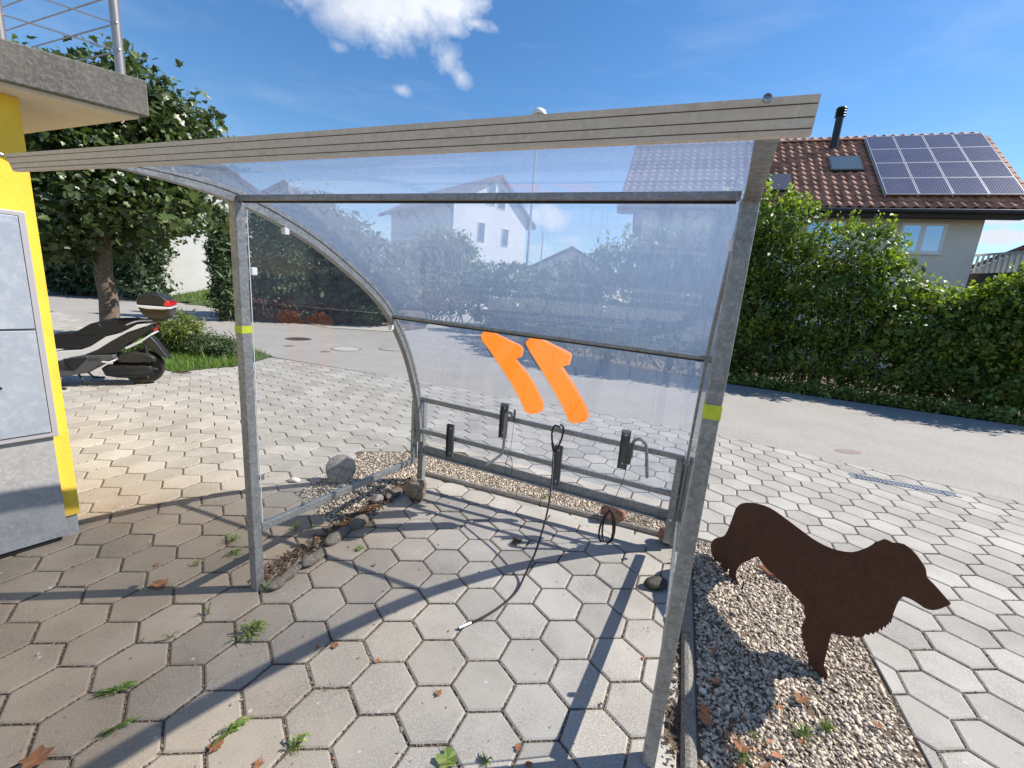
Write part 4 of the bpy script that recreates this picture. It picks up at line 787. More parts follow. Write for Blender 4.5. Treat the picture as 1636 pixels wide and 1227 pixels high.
# ---------------------------------------------------------------- house on the right
E0=G(1250,331,5.0)[:2]; uh=np.array([.905,-.425]); uh/=np.linalg.norm(uh); nh=np.array([-uh[1],uh[0]])
hx0=-4.2; 
hr=empty('house',(E0[0],E0[1],0),'white rendered house with red tiled roof, solar panels and black flue behind the hedge','house',rz=math.atan2(uh[1],uh[0]))
def HL(p): q=p[:2]-E0; return np.array([q@uh,q@nh])
wc=HL(G(1573,347,4.9)); XR=wc[0]; SET=.55     # eaves overhang
WALLY=SET
def wx(x,y): d=ray(x,y); P0=E0+nh*WALLY; n=np.array([nh[0],nh[1],0]); p=CAM+((np.array([P0[0],P0[1],0])-CAM)@n)/(d@n)*d; return np.array([(p[:2]-E0)@uh,p[2]])
XR=wx(1560,400)[0]; XL=wx(1022,380)[0]
mb=MB(); mb.prism([(WALLY,-.1),(WALLY+6.6,-.1),(WALLY+6.6,4.95),(WALLY+3.3,7.6),(WALLY,4.95)],XL,XR,ax='x'); mb.build('wall','wallr',hr)
# roof geometry
run=3.85; RZ0=4.86; rise=RZ0
pr1=G(1262,229,8.05); rloc=HL(pr1); RY=rloc[1]; RH=8.05
sl_=math.atan2(RH-5.0,RY); ROOFX0=XL-.9; ROOFX1=HL(G(1636,331,5.1))[0]+.25
def roofp(x,t_,up=0.): # t along slope 0 eave..1 ridge
    return np.array([x,RY*t_-math.sin(sl_)*up,5.0+(RH-5.0)*t_+math.cos(sl_)*up])
mb=MB()
a=[roofp(ROOFX0,0),roofp(ROOFX1,0),roofp(ROOFX1,1),roofp(ROOFX0,1)]; bk=[np.array([p[0],2*RY-p[1],p[2]]) for p in a]
low=lambda p:p-np.array([0,0,.12])
mb.add([*a,*[low(p) for p in a]],[(0,1,2,3),(7,6,5,4),(0,4,5,1),(1,5,6,2),(3,2,6,7),(0,3,7,4)]); mb.add([*bk,*[low(p) for p in bk]],[(3,2,1,0),(4,5,6,7),(1,5,4,0),(2,6,5,1),(7,6,2,3),(4,7,3,0)])
roof=mb.build('roof','brown',hr)
TW,TLn=.285,.335; slen=math.hypot(RY,RH-5.0); nr=int(slen/TLn)+1; nc=int((ROOFX1-ROOFX0)/TW)
# one tile: wavy cross section, tapering step
xs=np.linspace(0,TW*1.04,9); zs=np.array([.0,.030,.042,.034,.012,-.004,-.010,-.006,.006])
vv=[];
for (yy,lift) in ((-.01,.030),(-.01,.018),(TLn*1.08,.004)):
    for xx,z in zip(xs,zs): vv.append((xx,yy,z+lift))
n=9; ff=[(n+i,n+i+1,i+1,i) for i in range(n-1)]+[(i,i+1,2*n+i+1,2*n+i) for i in range(n-1)]
tme=bpy.data.meshes.new('roof_tile'); tme.from_pydata(vv,[],ff); tme.materials.append(MT['tile']); tme.polygons.foreach_set('use_smooth',[i>=8 for i in range(len(ff))])
pA=[HL_ for HL_ in ()]
def rcoord(x,y):   # roof coordinates of a sight line
    d=ray(x,y); lo=np.array([*HL(CAM),CAM[2]]); ld=np.array([d[:2]@uh,d[:2]@nh,d[2]]); n=np.array([0,-math.sin(sl_),math.cos(sl_)]); p=lo+ld*(((roofp(0,0)-lo)@n)/(ld@n)); return p[0],p[1]/RY
tiles=[]
pc=[rcoord(*q) for q in ((1381,223),(1563,217),(1634,320),(1407,318))]
px0=(pc[0][0]+pc[3][0])/2; px1=(pc[1][0]+pc[2][0])/2; pt0=(pc[2][1]+pc[3][1])/2; pt1=(pc[0][1]+pc[1][1])/2; pt1=min(pt1,.985)
for r in range(nr):
    for c in range(nc):
        x=ROOFX0+c*TW; t_=r*TLn/slen
        if px0+.3<x<px1-.5 and pt0+.1<t_<pt1-.1: continue
        P_=roofp(x,t_); wpt=np.array([*(E0+uh*P_[0]+nh*P_[1]),P_[2]])-CAM; dd=wpt@FW; X=818+FPX*(wpt@RT)/dd
        tiles.append((0 if X>1215 else 1,abs(X-1330),r,c,P_))
tiles.sort(key=lambda a:(a[0],a[1]))
SV=[];SF=[]; rotm=Matrix.Rotation(sl_,3,'X')
for i,(g_,k,r,c,P_) in enumerate(tiles):
    dz=random.uniform(0,.006)
    if i<300:
        ob=bpy.data.objects.new('roof_tile',tme); COL.objects.link(ob); ob.parent=roof; ob.location=tuple(P_+np.array([0,0,.01+dz])); ob.rotation_euler=(sl_,random.gauss(0,.008),random.gauss(0,.01))
    else:
        n0=len(SV)
        for q in vv: w_=rotm@Vector(q); SV.append((w_[0]+P_[0],w_[1]+P_[1],w_[2]+P_[2]+.01+dz))
        SF+=[tuple(j+n0 for j in f) for f in ff]
me=bpy.data.meshes.new('far_roof_tiles'); me.from_pydata(SV,[],SF); ft=link('far_roof_tiles',me,'tile',roof,True); ft['kind']='stuff'
for i in range(int((ROOFX1-ROOFX0)/.36)):
    mb=MB(); x=ROOFX0+i*.36
    for k in range(2): pass
    sec=[(.10*math.cos(a),.09*math.sin(a)) for a in np.linspace(0,math.pi,7)]; vv2=[(x+e,RY+s1*(1+.08*(e==0)),RH+.02+s2*(1+.08*(e==0))) for e in (0,.37) for s1,s2 in sec]
    mb.add(vv2,[(j,j+1,j+8,j+7) for j in range(6)]+[tuple(range(6,-1,-1))]); mb.build('ridge_tile','tile',roof)
for i in range(nr):
    mb=MB(); P_=roofp(ROOFX1-.02,i*TLn/slen); Q_=roofp(ROOFX1-.02,min(1,(i+1.1)*TLn/slen)); mb.bar(P_+np.array([0,0,.05]),Q_+np.array([0,0,.03]),.10,.07); mb.build('verge_tile','tile',roof)
mb=MB(); mb.tube([(ROOFX0,-.06,4.93),(ROOFX1,-.06,4.93)],.065,10); mb.build('roof_gutter','gutter',hr,True)
mb=MB(); mb.box((ROOFX0,0,4.74),(ROOFX1-.05,.03,4.90)); mb.build('fascia','wood',hr)
mb=MB(); mb.box((ROOFX0+.02,.03,4.80),(ROOFX1-.06,WALLY,4.82)); mb.build('eaves_soffit','wood',hr)
# skylights, collector and flue
def skylight(p4,m,name,fr=.05):
    cs=[rcoord(*q) for q in p4]; xa=(cs[0][0]+cs[3][0])/2; xb=(cs[1][0]+cs[2][0])/2; ta=(cs[2][1]+cs[3][1])/2; tb=(cs[0][1]+cs[1][1])/2
    mb=MB(); 
    def slabq(x0,x1,t0,t1,h0,h1):
        mb.add([roofp(x0,t0,h0),roofp(x1,t0,h0),roofp(x1,t1,h0),roofp(x0,t1,h0),roofp(x0,t0,h1),roofp(x1,t0,h1),roofp(x1,t1,h1),roofp(x0,t1,h1)],[(0,3,2,1),(4,5,6,7),(0,1,5,4),(1,2,6,5),(2,3,7,6),(3,0,4,7)])
    slabq(xa,xb,ta,tb,.02,.13); o=mb.build(name,'gutter',roof)
    mb=MB(); slabq(xa+fr,xb-fr,ta+fr/slen,tb-fr/slen,.131,.135); mb.build('pane',m,o)
skylight(((1322,255),(1372,255),(1377,277),(1323,277)),'skin','skylight'); skylight(((1228,283),(1264,284),(1263,309),(1224,309)),'panel','solar_collector',.015)
f0=rcoord(1331,238); q=roofp(f0[0],f0[1]); mb=MB(); mb.lathe((q[0],q[1],q[2]),(0,0,1),[(.125,-.1),(.125,1.12)],16)
fl=mb.build('flue','blk',roof,True)
for k in range(4): mb=MB(); mb.lathe((q[0],q[1],q[2]+1.08+k*.085),(0,0,1),[(.12,0),(.175,.0),(.14,.05),(.12,.05)],16); mb.build('flue_cap_ring','blk',fl,True)
# windows
def window(p4,par,n=2):
    xa=(wx(*p4[0])[0]+wx(*p4[3])[0])/2; xb=(wx(*p4[1])[0]+wx(*p4[2])[0])/2; zt=(wx(*p4[0])[1]+wx(*p4[1])[1])/2; zb=(wx(*p4[2])[1]+wx(*p4[3])[1])/2
    y=WALLY-.002; F=.07; mb=MB(); mb.box((xa-.06,y-.015,zb-.06),(xb+.06,y+.0,zt+.06)); w_=mb.build('window','wallr',par)
    mb=MB(); 
    mb.box((xa,y-.035,zb),(xa+F,y-.016,zt)); mb.box((xb-F,y-.035,zb),(xb,y-.016,zt)); mb.box((xa+F,y-.035,zt-F),(xb-F,y-.016,zt)); mb.box((xa+F,y-.035,zb),(xb-F,y-.016,zb+F)); xm=(xa+xb)/2; mb.box((xm-F*.9,y-.035,zb+F),(xm+F*.9,y-.016,zt-F)); mb.build('window_frame','winf',w_)
    for s0,s1 in ((xa+F,xm-F*.9),(xm+F*.9,xb-F)): mb=MB(); mb.box((s0,y-.022,zb+F),(s1,y-.0165,zt-F)); mb.build('pane','glass',w_)
    mb=MB(); mb.box((xa-.05,y-.06,zb-.04),(xb+.05,y-.016,zb-.002)); mb.build('sill','winf',w_)
window(((1441,356),(1512,358),(1503,406),(1430,403)),hr); window(((1290,352),(1352,352),(1345,392),(1284,390)),hr)
# solar panels
sp=empty('solar_array',tuple([*(E0+uh*px0),5.0]),'array of sixteen violet-blue solar panels on the red tiled roof','solar panels',rz=math.atan2(uh[1],uh[0]))
PW=(px1-px0)/4; PT=(pt1-pt0)/4
for i in range(4):
    for j in range(4):
        x0=i*PW+.01; x1=(i+1)*PW-.01; t0=pt0+j*PT+.002; t1=pt0+(j+1)*PT-.002
        def qd(x0,x1,t0,t1,h0,h1):
            o_=np.array([0,0,-5.0]); return [roofp(x0,t0,h0)+o_,roofp(x1,t0,h0)+o_,roofp(x1,t1,h0)+o_,roofp(x0,t1,h0)+o_,roofp(x0,t0,h1)+o_,roofp(x1,t0,h1)+o_,roofp(x1,t1,h1)+o_,roofp(x0,t1,h1)+o_]
        FB=[(0,3,2,1),(4,5,6,7),(0,1,5,4),(1,2,6,5),(2,3,7,6),(3,0,4,7)]
        mb=MB(); mb.add(qd(x0,x1,t0,t1,.14,.175),FB); pn=mb.build('solar_panel','alf',sp)
        mb=MB(); mb.add(qd(x0+.025,x1-.025,t0+.025/slen,t1-.025/slen,.1755,.179),FB); mb.build('cell_face','cell',pn)
        mb=MB()
        for k in range(1,12): xx=x0+(x1-x0)*k/12; mb.add(qd(xx-.004,xx+.004,t0+.03/slen,t1-.03/slen,.1792,.1798),FB)
        mb.build('busbars','line',pn)
for k in range(5):
    mb=MB(); x=min(k*PW,4*PW-.03)+.0; mb.bar(roofp(x,pt0,.11)-np.array([0,0,5.0]),roofp(x,pt1,.11)-np.array([0,0,5.0]),.04,.04); mb.build('mounting_rail','alf',sp)

# ---------------------------------------------------------------- houses further away
def gablehouse(name,c,face,w,d,zw,zr,mw,mr,label,over=.5,wins=(),wl=None,fo=None):
    fo=over if fo is None else fo
    """gable end towards 'face' angle; local y points away"""
    root=empty(name,(c[0],c[1],0),label,'house',rz=face)
    mb=MB(); mb.prism([(-(wl or w/2),-.1),(w/2,-.1),(w/2,zw),(0,zr),(-(wl or w/2),zw if not wl else zr-(zr-zw)*.92)],0,d,ax='y'); mb.build('wall',mw,root)
    k=(zr-zw)/(w/2); rf=None
    for sg in (-1,1):
        mb=MB(); xo=w/2+over; zo=zw-k*over
        if wl and sg<0: xo=wl+over; zo=zr-(zr-zw)*.92*(xo/wl)
        mb.add([(0,-fo,zr+.22),(sg*xo,-fo,zo+.22),(sg*xo,d+over,zo+.22),(0,d+over,zr+.22),(0,-fo,zr+.02),(sg*xo,-fo,zo+.02),(sg*xo,d+over,zo+.02),(0,d+over,zr+.02)],[(0,1,2,3),(7,6,5,4),(0,4,5,1),(1,5,6,2),(2,6,7,3),(3,7,4,0)]); mb.build('roof_slope',mr,root)
    for (x,z,ww,hh) in wins:
        mb=MB(); mb.box((x-ww/2-.05,-.03,z-.05),(x+ww/2+.05,-.004,z+hh+.05)); f_=mb.build('window','winf',root)
        mb=MB(); mb.box((x-ww/2,-.036,z),(x+ww/2,-.031,z+hh)); mb.build('pane','skin',f_)
    return root
ap=at(800,281,31); fa=.66+math.atan2(ap[1]-CAM[1],ap[0]-CAM[0])-math.pi/2
gn=(-math.sin(fa),math.cos(fa)); gx=lambda x,y:(lambda p:np.array([(p[:2]-ap[:2])@[math.cos(fa),math.sin(fa)],p[2]]))(PL(x,y,ap[:2],gn))
wp=[gx(768,385),gx(806,393),gx(790,328)]; wr_=gx(838,400); wl_=gx(722,400); er_=gx(858,375)
gablehouse('gable_house',(ap[0],ap[1]),fa,wr_[0]*2,9,er_[1]+.9,ap[2]-.15,'bright','purple','white gable house with steep roof seen through the back sheet',.75,[(wp[0][0],wp[0][1],.5,1.15),(wp[1][0],wp[1][1],.5,1.1),(wp[2][0]-.3,wp[2][1],.6,1.3),(wp[2][0]+.6,wp[2][1]-.1,.6,1.2)],wl=abs(wl_[0]),fo=.25)
h2=at(335,300,26); gablehouse('white_house',(h2[0],h2[1]),.62,7.5,7,4.2,6.4,'white','purple','white house behind the multi-stemmed tree',.5)
h4=at(455,300,30); gablehouse('white_house',(h4[0],h4[1]),.3,8,8,3.9,6.6,'white','greyroof','white house mostly hidden behind the column conifers',.5,[(-1,3,1.,1.2)])
h3=at(915,398,42); gablehouse('far_house',(h3[0],h3[1]),-.35,6.5,7,h3[2]-1.7,h3[2],'wallr','purple','far low house with a grey-brown roof above the hedge',.6)
# house and balcony at the right edge
h5=at(1640,390,26); gablehouse('far_house',(h5[0]+1.5,h5[1]-.3),-.75,9,8,h5[2]-2.2,h5[2]+.6,'wallr','brown','distant house with dark red roof at the right edge',.6)
b5a=at(1548,432,20); b5b=at(1650,436,19); rt5=empty('balcony',(b5a[0],b5a[1],0),'dark balcony with a pale baluster railing at the right edge','balcony')
e5=(b5b-b5a); Lb=np.linalg.norm(e5[:2]); rt5.rotation_euler[2]=math.atan2(e5[1],e5[0]); zb=b5a[2]
mb=MB(); mb.box((0,0,0),(Lb,3,zb-.1)); mb.build('base_wall','wood',rt5); mb=MB(); mb.box((-.05,-.05,zb+.42),(Lb,.02,zb+.48)); mb.build('top_rail','wicker',rt5)
for k in range(int(Lb/.14)): mb=MB(); mb.box((k*.14,-.03,zb-.1),(k*.14+.05,0,zb+.42)); mb.build('baluster','wicker',rt5)
# street lamp and poles
lb=G(833,533); dv=lb[:2]-CAM[:2]; lt=PL(852,176,lb[:2],dv/np.linalg.norm(dv)); lt[:2]=lb[:2]
lm=empty('street_lamp',(lb[0],lb[1],0),'tall grey street lamp with a white dome head behind the shelter','street lamp')
mb=MB(); mb.lathe((0,0,0),(0,0,1),[(.085,0),(.085,1.1),(.06,1.15),(.04,lt[2]-.18)],12); mb.build('pole','wicker',lm,True)
mb=MB(); mb.lathe((0,0,lt[2]-.20),(0,0,1),[(.08,0),(.26,.05),(.27,.10),(.22,.2),(.12,.26),(.02,.28)],18); mb.build('lamp_head','lampw',lm,True)
p2=at(868,372,30); o=MB(); o.lathe((0,0,0),(0,0,1),[(.05,0),(.04,p2[2])],8); po=o.build('pole','wicker',None,True); po.location=(p2[0],p2[1],0); top(po,'thin far pole standing right of the white gable house','pole')

# ---------------------------------------------------------------- road details
def disc(x,y,r,m,label,name='manhole_cover',cat='manhole cover'):
    g=G(x,y); root=empty(name,(g[0],g[1],-.012),label,cat); mb=MB(); mb.lathe((0,0,0),(0,0,1),[(r,0),(r,.004),(r*.9,.006)],28); mb.build('frame_ring','iron',root,False); mb=MB(); mb.lathe((0,0,.0062),(0,0,1),[(r*.86,0),(r*.86,.002)],28); mb.build('cover',m,root)
disc(477,541,.33,'dark','dark iron manhole cover nearest the verge'); disc(553,557,.34,'gravel','pale round manhole cover with iron ring on the asphalt'); disc(627,557,.33,'asphalt','asphalt-filled manhole cover behind the arch'); disc(462,552,.12,'iron','small valve cover in the road','valve_cover','valve cover'); disc(520,561,.1,'iron','small valve cover just left of the pale manhole cover','valve_cover','valve cover')
g=G(1355,720); mb=MB(); mb.lathe((0,0,0),(0,0,1),[(.11,0),(.11,.003)],14); o=mb.build('asphalt_patch','redasph'); o.location=(g[0],g[1],-.0115); o.scale=(1.5,.8,1); top(o,'reddish round patch in the asphalt','patch')
ga,gb_=G(1357,759),G(1532,792); dg=empty('drain_grate',(ga[0],ga[1],0),'long narrow drain grate between pavers and road','drain'); e=(gb_-ga)[:2]; Lg=np.linalg.norm(e); dg.rotation_euler[2]=math.atan2(e[1],e[0])
mb=MB(); mb.box((0,-.055,-.03),(Lg,-.045,.006)); mb.box((0,.045,-.03),(Lg,.055,.006)); mb.box((0,-.045,-.03),(Lg,.045,-.012)); mb.build('channel','grate',dg)
for k in range(int(Lg/.035)): mb=MB(); mb.box((k*.035+.004,-.045,-.004),(k*.035+.020,.045,.005)); mb.build('grate_bar','grate',dg)
# white stones by the neighbour's drive
for i,(x,y) in enumerate(((745,497),(753,499),(740,503),(777,500),(780,507),(772,503))):
    g=G(x,y); o=rock('white_stone',(g[0],g[1],.15),(.28,.2,.2),'palestone',90+i,sub=2); top(o,['largest whitish garden stone left of the far drive','second whitish garden stone left of the far drive','small greyish stone in front of the two whitish ones','whitish stone at the corner of the dark hedge','lowest whitish stone at the hedge corner','small whitish stone just left of the hedge corner'][i],'stone','white stones beside the far drive')
for i,(x,y) in enumerate(((545,514),(533,514),(515,516))):
    g=G(x,y); o=rock('verge_stone',(g[0],g[1],.06),(.14,.1,.09),'palestone',95+i,sub=2); top(o,['light stone nearest the arch on the gravel verge','middle light stone on the gravel verge','leftmost light stone on the gravel verge'][i],'stone','light stones on the gravel verge')

# ---------------------------------------------------------------- scooter (local x forward, y left, z up)
rw=G(232,612)[:2]; hd=np.array([-.93,-.37]); hd/=np.linalg.norm(hd)
sc=empty('motor_scooter',(rw[0],rw[1],0),'silver and black motor scooter with a black top case parked on its side stand','scooter',rz=math.atan2(hd[1],hd[0]))
sc.rotation_euler[0]=0
K_=411.
def SX(a,b): return ((745-a)/(545. if a>700 else 625.),(945-b)/530.)
def spr(name,pts,y0,y1,m,inset=.08,par=None,sub=0,smooth=True):
    mb=MB(); mb.prism([SX(*p) for p in pts],y0,y1,inset,ax='y'); o=mb.build(name,m,par or sc,smooth,bevel=.006); return o
def tc_(l): return [((x-815)*.62+860,y) for x,y in l]
def wheel(x,r,wd):
    mb=MB(); k=24; prof_=[(r-.06,-wd*.42),(r-.02,-wd*.5),(r-.004,-wd*.3),(r,0),(r-.004,wd*.3),(r-.02,wd*.5),(r-.06,wd*.42)]
    mb.lathe((x,0,r),(0,1,0),prof_+[(r-.07,0)],k); t_=mb.build('wheel','rubber',sc,True)
    mb=MB(); mb.lathe((x,0,r),(0,1,0),[(r-.06,-.045),(r-.075,-.03),(.05,-.02),(.05,.02),(r-.075,.03),(r-.06,.045)],k); mb.build('rim','dgrey',t_,True)
wheel(0,.235,.13); wheel(1.36,.25,.11)
spr('lower_body',[(140,790),(410,725),(600,722),(605,745),(560,770),(500,805),(420,850),(350,862),(150,893),(20,890),(-40,800),(0,760)],-.17,.17,'mgrey',.05)
spr('silver_panel',[(-40,760),(60,735),(130,742),(280,700),(400,692),(460,668),(560,600),(660,572),(760,512),(835,497),(845,505),(700,566),(590,630),(500,690),(420,725),(330,745),(260,780),(190,835),(130,870),(0,880)],-.165,.165,'silver',.02)
spr('tail_panel',[(410,722),(500,690),(590,630),(700,568),(845,512),(852,530),(800,575),(700,640),(600,718),(440,728)],-.16,.16,'dgrey',.04)
spr('tail_trim',[(660,675),(760,625),(835,570),(838,580),(765,640),(670,690)],-.165,.165,'silver',.02)
spr('seat',[(148,668),(165,640),(200,608),(270,588),(360,582),(400,560),(470,517),(560,492),(650,483),(745,480),(790,495),(780,508),(640,572),(560,602),(500,650),(450,680),(350,692),(200,688),(155,680)],-.14,.14,'seat',.06)
spr('seat_step',[(360,582),(400,560),(470,517),(520,512),(538,530),(530,560),(480,595),(400,598)],-.145,.145,'seat',.05)
spr('battery_cover',[(290,750),(430,735),(440,745),(350,832),(330,820)],-.176,.176,'dgrey',.03)
mb=MB(); 
spr('engine_cover',[(500,822),(530,800),(600,792),(780,795),(808,815),(810,850),(770,880),(690,893),(600,888),(520,872)],.05,.15,'dgrey',.1)
spr('air_filter_box',[(612,735),(640,715),(720,705),(800,720),(835,745),(838,772),(700,782),(610,776)],.06,.17,'black',.08)
spr('belt_cover_trim',[(640,800),(790,810),(785,822),(670,830)],.148,.154,'black',.1)
spr('exhaust',[(480,870),(560,850),(830,790),(850,830),(820,860),(560,890)],-.17,-.08,'dgrey',.1)
mb=MB(); mb.tube([(SX(560,800)[0],.0,SX(0,800)[1]),(SX(745,840)[0],0,.255)],.05,10); mb.build('swing_arm','dgrey',sc,True)
mb=MB(); mb.tube([(SX(780,660)[0],.09,SX(0,655)[1]),(SX(790,800)[0],.09,SX(0,790)[1])],.022,10); mb.build('shock_absorber','black',sc,True)
spr('rear_mudguard',[(770,600),(815,600),(850,650),(905,755),(912,765),(880,750),(850,735),(800,670),(760,640)],-.09,.09,'black',.05)
spr('tail_light',[(838,510),(855,522),(845,560),(830,570),(822,545)],-.07,.07,'red',.05)
spr('rear_mount',tc_([(720,458),(900,462),(905,480),(860,492),(790,500),(740,480)]),-.08,.08,'black',.05)
# top case
tcse=spr('top_case_base',tc_([(662,385),(970,392),(968,425),(950,452),(900,472),(790,470),(720,458),(690,430)]),-.19,.19,'black',.07)
spr('top_case_band',tc_([(658,378),(972,386),(972,398),(900,404),(760,404),(660,392)]),-.214,.214,'silver',.02,par=tcse)
spr('top_case_lid',tc_([(660,376),(662,345),(690,315),(740,300),(820,298),(880,306),(935,330),(965,355),(972,384)]),-.205,.205,'dgrey',.10,par=tcse)
spr('case_reflector',tc_([(905,372),(930,340),(955,345),(972,366),(974,380),(912,381)]),-.190,.207,'red',.03,par=tcse)
mb=MB(); mb.tube([(.78,.10,.20),(.76,.26,.02)],.014,8); mb.tube([(.76,.26,.012),(.70,.28,.012)],.016,8); mb.build('side_stand','black',sc,True)
mb=MB(); mb.tube([(.62,-.12,.16),(.56,-.15,.06),(.45,-.15,.06)],.012,8); mb.tube([(.62,.12,.16),(.56,.15,.06),(.40,.15,.045)],.012,8); mb.build('centre_stand','black',sc,True)
mb=MB(); mb.tube(smoothpath([(.10,.13,.80),(-.02,.15,.855),(-.13,.12,.865),(-.17,0,.865),(-.13,-.12,.865),(-.02,-.15,.855)],4),.011,8); mb.build('grab_rail','silver',sc,True)
for k in range(6):
    a=k*math.pi/3+.2; mb=MB(); mb.bar((.03*math.cos(a),.050,.235+.03*math.sin(a)),(.165*math.cos(a),.050,.235+.165*math.sin(a)),.02,.012,up=(0,1,0)); mb.build('rim_spoke','mgrey',sc)
for k in range(3): mb=MB(); x0,z0=SX(455+k*22,742); mb.bar((x0,.178,z0),(x0-.012,.178,z0-.025),.004,.010,up=(1,0,0)); mb.build('vent_slot','black',sc)
for a_,b_ in (((610,740),(835,752)),((520,845),(800,842))):
    x0,z0=SX(*a_); x1,z1=SX(*b_); mb=MB(); mb.bar((x0,.168,z0),(x1,.168,z1),.004,.006,up=(0,0,1)); mb.build('panel_seam','black',sc)
mb=MB(); mb.tube([(SX(600,760)[0],.165,SX(0,760)[1]),(SX(560,775)[0],.19,SX(0,775)[1]),(SX(520,770)[0],.19,SX(0,770)[1])],.010,8); mb.build('footpeg','silver',sc,True)
# front end, mostly behind the wall
def P3(name,pts,y0,y1,m,ins=.08): mb=MB(); mb.prism(pts,y0,y1,ins,ax='y'); return mb.build(name,m,sc,True,bevel=.006)
P3('floorboard',[(.62,.20),(1.1,.22),(1.1,.34),(.95,.36),(.66,.34)],-.17,.17,'dgrey'); P3('leg_shield',[(1.02,.30),(1.2,.55),(1.12,.95),(1.2,1.0),(1.36,.78),(1.38,.6),(1.22,.35)],-.2,.2,'silver'); P3('front_mudguard',[(1.12,.45),(1.2,.56),(1.38,.6),(1.55,.52),(1.6,.4),(1.5,.47),(1.38,.53),(1.24,.5)],-.07,.07,'silver')
mb=MB(); mb.tube([(1.38,-.07,.27),(1.2,-.07,.85)],.022,8); mb.tube([(1.38,.07,.27),(1.2,.07,.85)],.022,8); mb.build('front_fork','black',sc,True)
mb=MB(); mb.tube(smoothpath([(1.02,-.34,1.05),(1.1,-.2,1.03),(1.14,0,1.0),(1.1,.2,1.03),(1.02,.34,1.05)],4),.017,8); mb.build('handlebar','black',sc,True)
P3('windscreen',[(1.16,1.0),(1.2,1.0),(1.1,1.3),(1.08,1.3)],-.16,.16,'black')
# front of a second parked scooter, only its white mudguard and lens show past the wall
g=G(84,512,.45); s2=empty('parked_scooter',(g[0]-1.12,g[1]+.1,0),'second parked two-wheeler, its white and black end with amber lamp peeking past the yellow wall','scooter',rz=-.35)
mb=MB(); mb.prism([(-.9,.45),(-.2,.62),(.35,.66),(.5,.6),(.4,.50),(-.2,.42),(-.9,.3)],-.14,.14,.05,ax='y'); mb.build('tail_body','mirror',s2,True,bevel=.01)
mb=MB(); mb.prism([(.0,.50),(.3,.47),(.62,.33),(.68,.36),(.5,.45),(.35,.52)],-.10,.10,.05,ax='y'); mb.build('tail_mudguard','black',s2,True,bevel=.005)
mb=MB(); mb.prism([(.36,.38),(.6,.325),(.62,.345),(.45,.42)],-.11,.11,.05,ax='y'); mb.build('amber_lens','amber',s2,True)
mb=MB(); mb.lathe((0,0,.27),(0,1,0),[(.2,-.05),(.26,-.04),(.27,0),(.26,.04),(.2,.05)],20); mb.build('wheel','rubber',s2,True); mb=MB(); mb.prism([(-1.1,.25),(-.3,.3),(0,.27),(-.2,.5),(-1.1,.5)],-.12,.12,.05,ax='y'); mb.build('lower_body','dgrey',s2,True); mb=MB(); mb.lathe((-1.3,0,.27),(0,1,0),[(.2,-.05),(.26,-.04),(.27,0),(.26,.04),(.2,.05)],20); mb.build('wheel','rubber',s2,True)

# ---------------------------------------------------------------- weeds and fallen leaves
def weed(x,y,r,n,label,sd,m='greenleaf',h=.05,elong=(1,1),rot=0.):
    g=G(x,y); rg=np.random.default_rng(sd); root=empty('weed',(g[0],g[1],0),label,'weed'); mb=MB(); V=[];F=[]
    for i in range(n):
        a=rg.uniform(0,6.28); L=r*rg.uniform(.35,1.); wd=L*rg.uniform(.10,.2); dx,dy=math.cos(a)*elong[0],math.sin(a)*elong[1]; dx,dy=dx*math.cos(rot)-dy*math.sin(rot),dx*math.sin(rot)+dy*math.cos(rot); px,py=-dy,dx; hh=h*rg.uniform(.2,1); k=len(mb.v); ox,oy=rg.normal(0,r*.12,2)
        st=[(0,0,.002,.2),(.3,0,hh*.7,.8),(.65,0,hh,1.),(1.,0,hh*.5,.1)]
        for t_,_,z,ww in st: mb.v.append((ox+dx*L*t_-px*wd*ww*.5,oy+dy*L*t_-py*wd*ww*.5,z)); mb.v.append((ox+dx*L*t_+px*wd*ww*.5,oy+dy*L*t_+py*wd*ww*.5,z+.003))
        for j in range(3): mb.f.append((k+2*j,k+2*j+1,k+2*j+3,k+2*j+2))
    mb.build('leaves',m,root); return root
